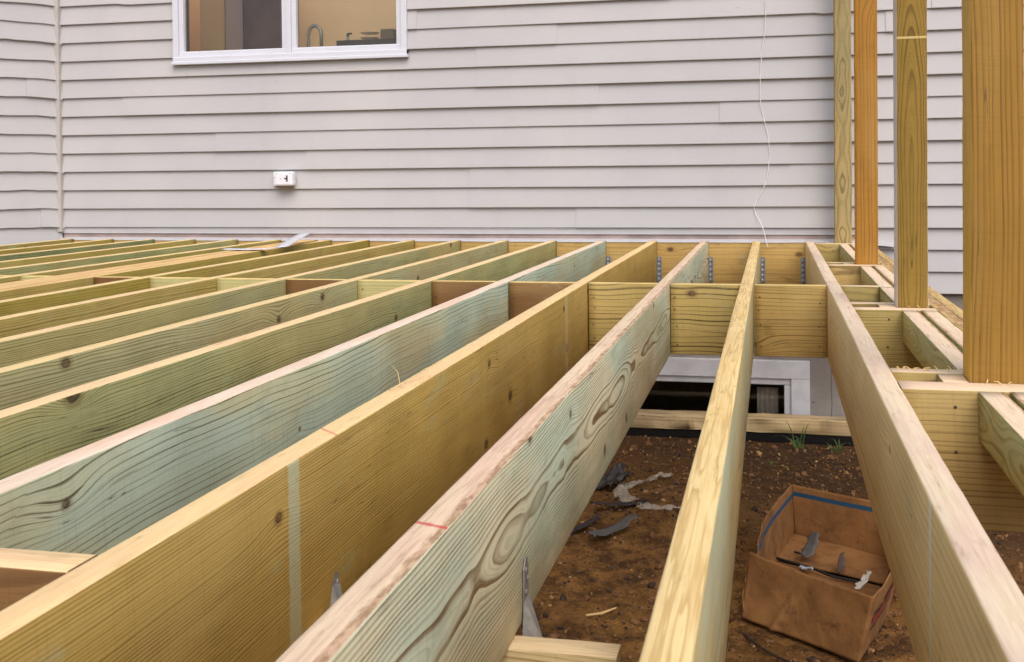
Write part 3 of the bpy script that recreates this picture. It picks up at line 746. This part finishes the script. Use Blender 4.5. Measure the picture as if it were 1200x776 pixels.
# hurricane ties joist-to-beam
def tie(x, y, ztop, parent):
    bm = bmesh.new(); t = .002
    def quad(ps, th):
        a = [bm.verts.new(p) for p in ps]; b = [bm.verts.new(Vector(p)+Vector(th)) for p in ps]
        bm.faces.new(a[::-1]); bm.faces.new(b)
        for i in range(4): bm.faces.new((a[i], a[(i+1)%4], b[(i+1)%4], b[i]))
    quad([(x+.001, y, ztop-.014), (x+.001, y+.030, ztop-.014), (x+.001, y+.030, -.262), (x+.001, y, -.262)], (t,0,0))
    quad([(x+.001, y, ztop-.0142), (x+.001, y+.030, ztop-.0142), (x+.001, y+.024, ztop), (x+.001, y+.012, ztop)], (t,0,0))
    quad([(x+.001, y+.0015, -.2315), (x+.001, y+.030, -.2315), (x+.040, y-.022, -.300), (x+.004, y-.022, -.300)], (t,.0012,0))
    for zz in [ztop-.016-.017*q_ for q_ in range(5) if ztop-.016-.017*q_ > -.258]:
        ret = bmesh.ops.create_uvsphere(bm, u_segments=8, v_segments=5, radius=.0042)
        for v in ret['verts']: v.co = Vector((v.co.x*.5, v.co.y, v.co.z))+Vector((x+.0035, y+.010+(.012 if zz*1000 % 2 else 0), zz))
    bmesh.ops.recalc_face_normals(bm, faces=bm.faces)
    return from_bm('metal_tie', bm, plain('tie_metal', (146,142,138), .5, metal=.12, var=.3, vscale=60), parent)
tie(xr(-1), 1.642, -.172, joists[-1]); tie(xr(-2), 1.636, -.214, joists[-2])

# right side: cross boards, rim plies and posts
XR0, XR1 = xr(1)+.0008, .372
posts = [(2.310, 2.410, .374, .470), (3.544, 3.640, .3665, .4535), (5.150, 5.246, .361, .4535), (6.665, 6.755, .352, .444)]
CB = [wood('cross_wood', 'X', W(176,154,106), W(96,72,38), W(158,138,94), spacing=.011, b0=.35, c0=.02, face=2.2, amp=.02, fa=1.5, contrast=.7, knots=.2, ksize=.007, late_w=.3, dirt=.4),
      wood('cross_wood', 'X', W(166,150,100), W(104,84,46), W(150,136,88), spacing=.009, b0=-.35, c0=.02, face=3.4, amp=.02, fa=1.5, contrast=.65, knots=.35, ksize=.007)]
CE = edge_wood('cross_edge', 'X', base=(234,216,188), pink=(236,212,192), brown=(200,156,110), grain=.2)
cuts = []
for i, (ya, yb, xa, xb) in enumerate(posts):
    hh = -.262 if i == 0 else -.255
    fx1 = .472
    f_ = board('cross_board', deck, 'X', (XR0, ya-.086 if i == 0 else ya-.062, hh), (.548 if i == 0 else fx1, ya-.003 if i == 0 else ya-.004, -.001), [CB[i % 2], CE], bow=.0003, r=.0025, seg=.03)
    nails(f_, (ya-.086 if i == 0 else ya-.062)-.0008, (XR1-.035,), (-.04, -.11), .0032)
    if yb+.055 < FARY:
        board('cross_board', deck, 'X', (XR0, yb+.003, hh), (fx1, yb+.050, -.002), [CB[(i+1) % 2], CE], bow=.0003, r=.0025, seg=.03)
    board('spacer_block', deck, 'Y', (xa-.05, ya+.001, -.092), (xa-.001, yb+.001, -.003), [CB[1], CE], r=.002, seg=.03)
b_ = board('blocking', deck, 'X', (XR0, 4.181, -.262), (XR1-.001, 4.223, -.002), [CB[1], CE], bow=.0003, r=.0025, seg=.03)
segs = [(.2, posts[0][0]-.088), (posts[0][1]+.052, posts[1][0]-.064), (posts[1][1]+.052, 4.179), (4.181, posts[2][0]-.064), (posts[2][1]+.052, posts[3][0]-.064)]
for i, (ya, yb) in enumerate(segs):
    mm = wood('rim_wood', 'Y', W(196,186,128), W(130,112,58), W(172,182,140), spacing=.012, b0=-.05, c0=-.02, face=XR1, amp=.05, fa=3.0, contrast=.7, knots=.5, ksize=.006, dirt=.5)
    ee = edge_wood('rim_edge', 'Y', base=(238,222,198), pink=(238,216,196), brown=(190,140,88), grain=.3, wane=.008, side=.418)
    board('rim_ply', deck, 'Y', (XR1+.0002, ya, -.092), (.418, yb, -.002), [mm, ee], bow=.0002, r=.002, wane=.0015)
    board('rim_ply', deck, 'Y', (.4265, ya, -.092), (.470, yb, -.0005), [mm, edge_wood('rim_edge', 'Y', base=(238,222,198), pink=(238,216,196), brown=(176,124,78), grain=.4, wane=.006, side=.428)], bow=.0002, r=.002, wane=.0015)
OE = edge_wood('outer_edge', 'Y', base=(214,192,150), pink=(206,180,138), brown=(140,106,66), grain=.95, wane=.02, side=.5)
board('outer_rim', deck, 'Y', (.4725, NEAR, -.15), (.511, 6.76, -.003), [CB[0], OE], bow=.0005, wane=.002)
board('outer_rim', deck, 'Y', (.5125, NEAR, -.15), (.550, 6.76, -.005), [CB[0], OE], bow=.0005, wane=.002)
PW = [(wood('post_wood', 'Z', W(160,120,44), W(104,72,20), W(146,110,42), spacing=.010, b0=.65, c0=.1, face=2.31, amp=.028, fa=.8, treat=0, contrast=.7, knots=.12, ksize=.006, streak=.3),
       edge_wood('post_edge', 'Z', base=(222,188,130), pink=(214,176,112), brown=(176,128,68), grain=.3), 'thick orange brown post with a pale left side, nearest the viewer'),
      (wood('post_wood', 'Z', W(156,126,50), W(90,64,20), W(144,114,42), treat=0, spacing=.0075, b0=.408, c0=.012, face=3.544, amp=.022, fa=1.9, slope=.045, contrast=.75, knots=.12, ksize=.006, bands=[(.806,.007,W(226,206,140),.75)]),
       edge_wood('post_edge', 'Z', base=(230,222,214), pink=(226,212,200), brown=(196,176,150), grain=.15), 'olive yellow post with arched grain and a pale mark'),
      (wood('post_wood', 'Z', W(176,126,44), W(120,78,22), W(162,114,38), treat=0, spacing=.014, b0=.5, c0=.03, face=5.15, amp=.02, fa=1.2, contrast=.6, knots=.55, ksize=.006),
       edge_wood('post_edge', 'Z', base=(214,160,90), pink=(206,146,76), brown=(160,104,50)), 'orange post with small dark knots'),
      (wood('post_wood', 'Z', W(166,150,102), W(96,76,44), W(156,140,94), spacing=.011, b0=.397, c0=.012, face=6.69, amp=.03, fa=4.0, treat=.1, contrast=.8, knots=.5, ksize=.011),
       edge_wood('post_edge', 'Z', base=(196,170,118), pink=(190,160,106), brown=(150,114,66)), 'greenish grey post with dark knots beside the house wall')]
for i, (ya, yb, xa, xb) in enumerate(posts):
    m, e, lab = PW[i]
    # two of the posts lean a touch, as they do in the photo (left edges drift right going down)
    board('post', deck, 'Z', (xa, ya, -.245), (xb, yb, 2.25), [m, e], edges='X', bow=.0008, r=.003, label=lab, rough=.0008)
    bm = bmesh.new()
    for _ in range(26):
        X = random.uniform(xa-.05, xb+.03); Y = random.uniform(ya-.05, ya-.005); a = random.uniform(0, 3.1)
# splinters of wood left by drilling and sawing
bm = bmesh.new()
for (X0_, Y0_, n_) in ((.30, 2.43, 14), (.42, 2.29, 4), (.42, 3.53, 3), (-.42, 2.2, 0)):
    for _ in range(n_):
        X = X0_+random.uniform(-.05,.06); Y = Y0_+random.uniform(-.012,.012); a = random.uniform(0,6.3); L = random.uniform(.006,.018)
        p0 = Vector((X, Y, .001)); p1 = p0+Vector((math.cos(a)*L, math.sin(a)*L*.4, random.uniform(.0,.006))); 
        tube(bm, [p0, (p0+p1)/2+Vector((0,0,.003)), p1], [.0012,.0010,.0004], 4)
tag(from_bm('sawdust_shavings', bm, plain('shaving', (226,190,130), .8)), 'curled wood shavings left on the cross boards by the posts', kind='stuff')
for i, (p0, p1) in enumerate((((-.70,2.06,.002),(-.735,2.11,.035)), ((-.705,2.10,.002),(-.66,2.20,.03)), ((-.71,2.02,.003),(-.69,2.05,.003)))):
    bm = bmesh.new(); mp = (Vector(p0)+Vector(p1))/2+Vector((.004,0,.006)); tube(bm, [p0, mp, p1], [.0009,.0008,.0004], 5)
    tag(from_bm('straw', bm, plain('straw', (206,180,124), .8)), ('thin dry straw leaning left on the golden brown joist', 'thin dry straw leaning right on the golden brown joist', 'tiny dry straw lying flat on the golden brown joist')[i], 'straw', group='dry straws on the golden brown joist')
# bent metal strip lying on the built-up joist
st_ = bmesh.new()
P_ = [(-3.02, 5.80, .004), (-2.93, 5.75, .006), (-2.80, 5.74, .008), (-2.70, 5.79, .012), (-2.78, 6.15, .035), (-2.86, 6.50, .052)]
cl = catmull(P_[:4], 5)[:-1]+catmull(P_[3:], 5)
rows = []
for i, p in enumerate(cl):
    u = i/(len(cl)-1); wv = Vector((.0, .10, .0)) if u < .45 else Vector((.045, .03, .0))
    wv = Vector((0,.10,0)).lerp(Vector((.075,.02,.006)), min(1, max(0, (u-.3)/.3)))
    rows.append([st_.verts.new(p), st_.verts.new(p+wv*.5+Vector((0,0,.002))), st_.verts.new(p+wv)])
for A, B in zip(rows, rows[1:]):
    for j in range(2): st_.faces.new((A[j], B[j], B[j+1], A[j+1]))
o = tag(from_bm('flashing_offcut', st_, plain('strip', (206,208,216), .4), smooth=True), 'bent pale grey flashing offcut lying across the joists by the house wall', 'flashing offcut')
o.modifiers.new('t','SOLIDIFY').thickness = .002

# ================================================================== THINGS ON THE GROUND
TW = wood('timber_wood', 'X', W(192,170,136), W(112,84,58), W(206,190,162), spacing=.02, b0=-1.3, c0=0, face=6.5, amp=.02, contrast=.4, knots=.2, streak=.5, dirt=.6)
bm_t = board('landscape_timber', None, 'X', (-1.35, 6.56, -1.082), (.75, 6.70, -1.000), [TW, TW], bow=.004, rough=.006, r=.006, seg=.03)
tag(bm_t, 'weathered pale timber lying on the soil in front of the basement window', 'timber')
bm = bmesh.new(); rows = []  # near-black strip from the timber's lower front edge down to the soil
for i in range(60):
    X = -1.35+2.1*i/59; w1 = NZ(Vector((X*5,1,1)))*.008; rows.append([bm.verts.new((X, 6.575, -1.078)), bm.verts.new((X, 6.555+w1, -1.10)), bm.verts.new((X, 6.51+w1*3, gh(X,6.5)+.001+w1*1.6))])
for A, B in zip(rows, rows[1:]):
    for j in range(2): bm.faces.new((A[j], B[j], B[j+1], A[j+1]))
o = tag(from_bm('dark_strip', bm, plain('strip_black', (20,18,18), .9, spec=.1)), 'thin black strip below the front of the pale timber', 'plastic sheet'); o.modifiers.new('t','SOLIDIFY').thickness = .002

# cardboard box
n = N('cardboard'); p = n.tc.outputs['Object']; px, py, pz = n.sep(p)
cb = n.mix(n.ss(n.noise(p, 6, 5, .6), .35, .7), W(156,112,68), W(122,84,50))
cb = n.mix(n.ss(n.noise(n.comb(n.math('MULTIPLY', px, 90.0), n.math('MULTIPLY', py, 90.0), n.math('MULTIPLY', pz, 6.0)), 1, 2), .5, .8, 0, .12), cb, W(110,72,42))
cb = n.mix(n.ss(n.noise(p, 11, 6, .75), .54, .70, 0, .7), cb, W(84,58,42))
n.col(cb); n.rough(.85); n.b.inputs['Specular IOR Level'].default_value = .2
n.bump(n.math('ADD', n.noise(p, 12, 5, .65), n.math('MULTIPLY', n.math('ABSOLUTE', n.math('SUBTRACT', n.noise(p, 7, 2), .5)), -1.6)), .010, .6)
CARD = n.m
# crate floor etc.
box = thing('cardboard_box', 'open worn brown cardboard box with a blue stripe inside its rim, standing on the soil', 'cardboard box', (.15, 4.1, GZ))
FLb, FRb, BRb, BLb = (-.108,3.889), (.255,3.600), (.452,4.560), (.085,4.809)
FLt, FRt, BRt, BLt = (-.083,3.945), (.298,3.585), (.462,4.60), (.076,4.830)
ZB, ZT = GZ+.010, -.900
BT = .0032
def panel(name, b0, b1, t0, t1, zt0, zt1, mats, inner=None, nu=28, nv=12, fn=None, stripe=None, tops=None, solid=True):
    bm = bmesh.new(); g = []
    for j in range(nv+1):
        v = j/nv; row = []
        for i in range(nu+1):
            u = i/nu
            x = (b0[0]*(1-u)+b1[0]*u)*(1-v)+(t0[0]*(1-u)+t1[0]*u)*v
            y = (b0[1]*(1-u)+b1[1]*u)*(1-v)+(t0[1]*(1-u)+t1[1]*u)*v
            zt = zt0*(1-u)+zt1*u
            z = ZB*(1-v)+zt*v
            q = Vector((x, y, z))
            if fn: q = fn(u, v, q)
            row.append(bm.verts.new(q))
        g.append(row)
    for j in range(nv):
        for i in range(nu):
            f = bm.faces.new((g[j][i], g[j][i+1], g[j+1][i+1], g[j+1][i])); f.smooth = True
            if stripe and stripe(i/nu, (j+.5)/nv): f.material_index = 1
    o = from_bm(name, bm, mats, box)
    md = o.modifiers.new('t', 'SOLIDIFY'); md.thickness = BT; md.offset = 0
    md.use_rim = True
    return o
BLUE = plain('blue_tape', (40,84,114), .5, var=.2, vscale=20)
def wrk(amp, s=5, o=0): return lambda u, v, q: q+Vector((NZ(q*s+Vector((o,0,0))), NZ(q*s+Vector((o,7,0))), 0))*amp
def front_fn(u, v, q):
    nrm = Vector((-.62, -.78, 0))
    crease = math.exp(-((u-.42+.22*(.6-v))/.035)**2)*.014*(1-.4*v)
    sag = -.010*math.sin(math.pi*u)*v
    q = q+nrm*(crease*max(0, 1-v*.6)+.006*NZ(q*9))
    q.z += sag*.6 + .003*NZ(Vector((u*9, 0, 0)))*v + (.02*max(0, (.12-u))/.12)*0
    return q
panel('front_panel', FLb, FRb, FLt, FRt, ZT, ZT+.004, [CARD], fn=front_fn, nu=60, nv=24)
panel('back_panel', BLb, BRb, BLt, BRt, ZT, ZT, [CARD, BLUE], fn=wrk(.008, 4, 2), stripe=lambda u, v: .78 < v < .86, nv=24, nu=40)
def left_fn(u, v, q):
    # front third crushed and bulging outwards
    c = max(0, (u-.62)/.38)
    q = q+Vector((-.026, -.008, 0))*math.sin(math.pi*min(1, u*1.1))*v
    q += Vector((NZ(q*22), NZ(q*22+Vector((5,0,0))), NZ(q*18)*.6))*(.003+.022*c)
    q.z -= .10*c*v*(1-c)*4*.5*(1+.6*NZ(Vector((u*14, 2, 0))))
    return q
panel('left_panel', BLb, FLb, BLt, FLt, ZT, ZT-.02, [CARD, BLUE], fn=left_fn, stripe=lambda u, v: .74 < v < .83 and u < .75, nv=24, nu=50)
def right_fn(u, v, q):
    q = q+Vector((.034+.012*v, -.006, 0))*math.sin(math.pi*u)
    q += Vector((NZ(q*7), NZ(q*7+Vector((3,0,0))), 0))*.008
    q.z += .006*NZ(Vector((u*12, 1, 0)))*v - .02*v*math.sin(math.pi*min(1,u*1.3))*.5
    return q
panel('right_panel', FRb, BRb, FRt, BRt, ZT+.004, ZT, [CARD, plain('print_red', (168,40,40), .6)], fn=right_fn, nu=50, nv=24)
# printed bars on the outside of the right panel, thin sheets 1.5 mm proud
for (v0, v1, c_, nm) in ((.50,.60,(150,44,42),'printed_bar'), (.64,.68,(60,50,50),'printed_bar'), (.40,.43,(60,50,50),'printed_bar')):
    bm = bmesh.new(); g = []
    for j in range(3):
        v = v0+(v1-v0)*j/2; row = []
        for i in range(21):
            u = .05+.50*i/20
            b = Vector((FRb[0]*(1-u)+BRb[0]*u, FRb[1]*(1-u)+BRb[1]*u, 0)); t_ = Vector((FRt[0]*(1-u)+BRt[0]*u, FRt[1]*(1-u)+BRt[1]*u, 0))
            q = b.lerp(t_, v); q.z = ZB*(1-v)+(ZT+.002)*v
            q = right_fn(u, v, q)+Vector((.0042, -.0008, 0)); row.append(bm.verts.new(q))
        g.append(row)
    for j in range(2):
        for i in range(20):
            if (i*7+int(v0*100)) % 11 == 0: continue
            bm.faces.new((g[j][i], g[j][i+1], g[j+1][i+1], g[j+1][i]))
    from_bm(nm, bm, plain('print', c_, .7), box)
# floor flaps of the box, a gap where they meet
def floor_q(a, b, c, d, z, nm):
    bm = bmesh.new(); g = []
    for j in range(9):
        v = j/8; row = []
        for i in range(17):
            u = i/16
            q = Vector((*a, 0)).lerp(Vector((*b, 0)), u).lerp(Vector((*d, 0)).lerp(Vector((*c, 0)), u), v)
            q.z = z+.004*NZ(q*8)+(.006*(1-v))*0; row.append(bm.verts.new(q))
        g.append(row)
    for j in range(8):
        for i in range(16): bm.faces.new((g[j][i], g[j][i+1], g[j+1][i+1], g[j+1][i]))
    o = from_bm(nm, bm, CARD, box); o.modifiers.new('t','SOLIDIFY').thickness = .004
def lp(a, b, t): return (a[0]+(b[0]-a[0])*t, a[1]+(b[1]-a[1])*t)
ins = .99
floor_q(lp(BLb,FLb,.01), lp(BRb,FRb,.01), lp(BRb,FRb,.30), lp(BLb,FLb,.36), GZ+.020, 'bottom_flap')
floor_q(lp(BLb,FLb,.375), lp(BRb,FRb,.315), lp(BRb,FRb,.985), lp(BLb,FLb,.985), GZ+.013, 'bottom_flap')
bm = bmesh.new(); bx(bm, (.02, 3.98, GZ+.004), (.40, 4.5, GZ+.006))
# scraps
def scrap(name, cen, L, Wd, ang, lift, mat, label, cat, sd, amp=.01, curl=0.0, nu=16, nv=5, th=.0015, par=None):
    bm = bmesh.new(); g = []
    for j in range(nv+1):
        row = []
        for i in range(nu+1):
            u = i/nu-.5; v = (j/nv-.5)*(1-.45*abs(u*2)**3+.55*NZ(Vector((u*9, sd, (j > nv/2)*4)))+.35*NZ(Vector((u*31, sd, (j > nv/2)*4))))
            p = Vector((u*L, v*Wd, lift*(u+.5)**2*1.0+curl*(u*2)**2+amp*NZ(Vector((u*4*L/.1*.35, v*5, sd)))))
            p = Matrix.Rotation(math.radians(ang), 3, 'Z') @ p + Vector(cen)
            gz = gh(p.x, p.y) if not par else cen[2]-.004
            p.z = max(p.z, gz+.004)
            row.append(bm.verts.new(p))
        g.append(row)
    for j in range(nv):
        for i in range(nu): bm.faces.new((g[j][i], g[j][i+1], g[j+1][i+1], g[j+1][i]))
    o = from_bm(name, bm, mat, None, True); o.modifiers.new('t','SOLIDIFY').thickness = th
    return tag(o, label, cat)
BP = plain('black_plastic', (44,38,36), .55, var=.3, vscale=30)
GP = plain('grey_metal', (96,92,90), .6, metal=.1, var=.3, vscale=30)
n = N('film'); n.col(W(206,196,180)); n.rough(.25); n.b.inputs['Alpha'].default_value = .4; n.b.inputs['Transmission Weight'].default_value = 0
FILM = n.m
G = lambda x, y, dz=.01: (x, y, gh(x, y)+dz)
scrap('black_scrap', G(-.79, 5.40, .03), .22, .15, 35, .04, BP, 'crumpled black plastic scrap left of the soil heap', 'plastic scrap', 1.1, .07, nu=40, nv=20)
scrap('black_strip', G(-.67, 4.97, .02), .26, .045, -6, .03, BP, 'flat black strip in front of the soil heap', 'plastic strip', 2.3, .015)
scrap('black_strip', G(-.80, 4.72, .015), .24, .03, 58, .035, BP, 'narrow black strip beside the grey metal shard', 'plastic strip', 3.7, .01)
scrap('metal_shard', G(-.655, 4.66, .012), .22, .07, 38, .05, GP, 'jagged grey metal shard lying on the soil', 'metal scrap', 4.4, .01, curl=.012)
# clear film draped over the heap
def film(name, path, wd, label, sd):
    bm = bmesh.new(); pts = catmull(path, 8); rows = []
    for i, p in enumerate(pts):
        d = (pts[min(i+1,len(pts)-1)]-pts[max(i-1,0)]).normalized(); s = Vector((-d.y, d.x, 0))
        row = []
        for j in range(7):
            v = (j/6-.5)*wd*(.7+.5*NZ(Vector((i*.3, sd, 0)))); q = p+s*v
            q.z = gh(q.x, q.y)+.012+abs(NZ(q*16+Vector((sd,0,0))))*.030
            row.append(bm.verts.new(q))
        rows.append(row)
    for A, B in zip(rows, rows[1:]):
        for j in range(6): bm.faces.new((A[j], B[j], B[j+1], A[j+1]))
    return tag(from_bm(name, bm, FILM, None, True), label, 'plastic film', group='clear plastic films on the soil heap')
film('plastic_film', [(-.52,5.62,0),(-.60,5.50,0),(-.70,5.38,0),(-.70,5.22,0),(-.66,5.08,0),(-.61,4.98,0)], .095, 'crumpled clear plastic film curling along the left side of the soil heap', 1)
film('plastic_film', [(-.58,4.93,0),(-.52,4.90,0),(-.45,4.90,0),(-.38,4.93,0)], .07, 'small crumpled clear film in front of the soil heap', 2)
bm = bmesh.new(); tube(bm, [G(-.63,3.80,.008), G(-.585,3.85,.012), G(-.54,3.90,.009)], [.004,.006,.003], 5)
tag(from_bm('wood_splinter', bm, plain('splinter', (214,180,120), .8)), 'short pale wood splinter on the soil', 'wood splinter')
bm = bmesh.new(); tube(bm, [G(-.83,3.72,.004), G(-.76,3.64,.012), G(-.68,3.60,.008), G(-.64,3.57,.006)], [.004,.005,.004,.002], 5)
tag(from_bm('twig', bm, plain('twig', (70,48,32), .9)), 'thin dark twig near the beam', 'twig')
bm = bmesh.new(); tube(bm, catmull([G(-.10,3.80,.006), G(-.02,3.66,.012), G(.06,3.58,.006), G(.14,3.52,.006)],4), .004, 5)
tag(from_bm('twig', bm, plain('twig2', (52,38,28), .9)), 'dark twig in front of the cardboard box', 'twig')
# scraps inside the box
BZ = GZ+.022
scrap('metal_scrap', (.125, 4.47, BZ+.02), .12, .05, 55, .05, GP, 'curved grey scrap lying in the cardboard box', 'metal scrap', 5.1, .01, curl=.03, par=1)
scrap('white_scrap', (.12, 4.345, BZ+.012), .07, .03, -60, .015, plain('white_scrap', (176,180,188), .5), 'white scrap at the middle of the cardboard box', 'scrap', 6.1, .01, par=1)
scrap('white_scrap', (.305, 4.12, BZ+.05), .12, .025, 62, .03, plain('white_scrap2', (196,190,180), .5), 'white scrap by the right side of the cardboard box', 'scrap', 7.1, .01, par=1)
scrap('dark_scrap', (.245, 4.35, BZ+.02), .08, .025, 80, .05, plain('dk_scrap', (78,64,56), .6), 'small dark scrap standing in the cardboard box', 'scrap', 8.1, .006, par=1)
bm = bmesh.new(); tube(bm, catmull([(-.03,4.50,BZ+.006),(.03,4.44,BZ+.010),(.09,4.395,BZ+.012),(.15,4.35,BZ+.012),(.21,4.30,BZ+.008),(.31,4.26,BZ+.006)],5), .005, 6)
tag(from_bm('black_wire', bm, plain('cord', (30,26,24), .6), smooth=True), 'thin black wire lying across the bottom of the cardboard box', 'wire')

# grass tufts
GR = N('grass'); GR.col(GR.mix(GR.ss(GR.noise(GR.tc.outputs['Object'], 30, 2), .35, .65), W(48,74,30), W(86,108,50))); GR.rough(.55)
def tuft(x, y, n_, hmax, label, blades=None):
    bm = bmesh.new(); z0 = gh(x, y)-.004
    bl = blades or []
    rr = random.Random(int(x*100)+5)
    for _ in range(n_): bl.append((rr.uniform(-1,1)*.07, rr.uniform(-.03,.03), rr.uniform(.3,1)*hmax, rr.uniform(.0,.6)))
    for (lx, ly, h, dr_) in bl:
        bx_ = x+rr.uniform(-.025,.025); by = y+rr.uniform(-.02,.02); rows = []
        for i in range(7):
            t = i/6; zz = h*(math.sin(t*math.pi*(.5+dr_*.4)))
            c = Vector((bx_+lx*t**1.4, by+ly*t, z0+zz)); wd = .0030*(1-t**2.2)+.0003
            rows.append([bm.verts.new(c-Vector((wd, 0, 0))), bm.verts.new(c+Vector((0,-.001,0))), bm.verts.new(c+Vector((wd, 0, 0)))])
        for A, B in zip(rows, rows[1:]):
            for j in range(2): bm.faces.new((A[j], B[j], B[j+1], A[j+1]))
    return tag(from_bm('grass_tuft', bm, GR.m), label, 'grass', group='grass tufts in front of the pale timber')
tuft(.137, 6.40, 9, .06, 'taller green grass tuft in front of the pale timber', [(-.06,0,.155,0),(.045,0,.150,0),(.03,0,.12,.1),(-.13,-.01,.075,.5),(-.05,0,.07,.6)])
tuft(.330, 6.36, 12, .05, 'shorter green grass tuft right of the taller one', [(-.06,0,.075,.6),(.0,0,.07,.2),(.07,0,.06,.5),(.03,0,.05,.1)])
tuft(-.03, 6.0, 8, .03, 'sparse low green sprouts on the dark soil')
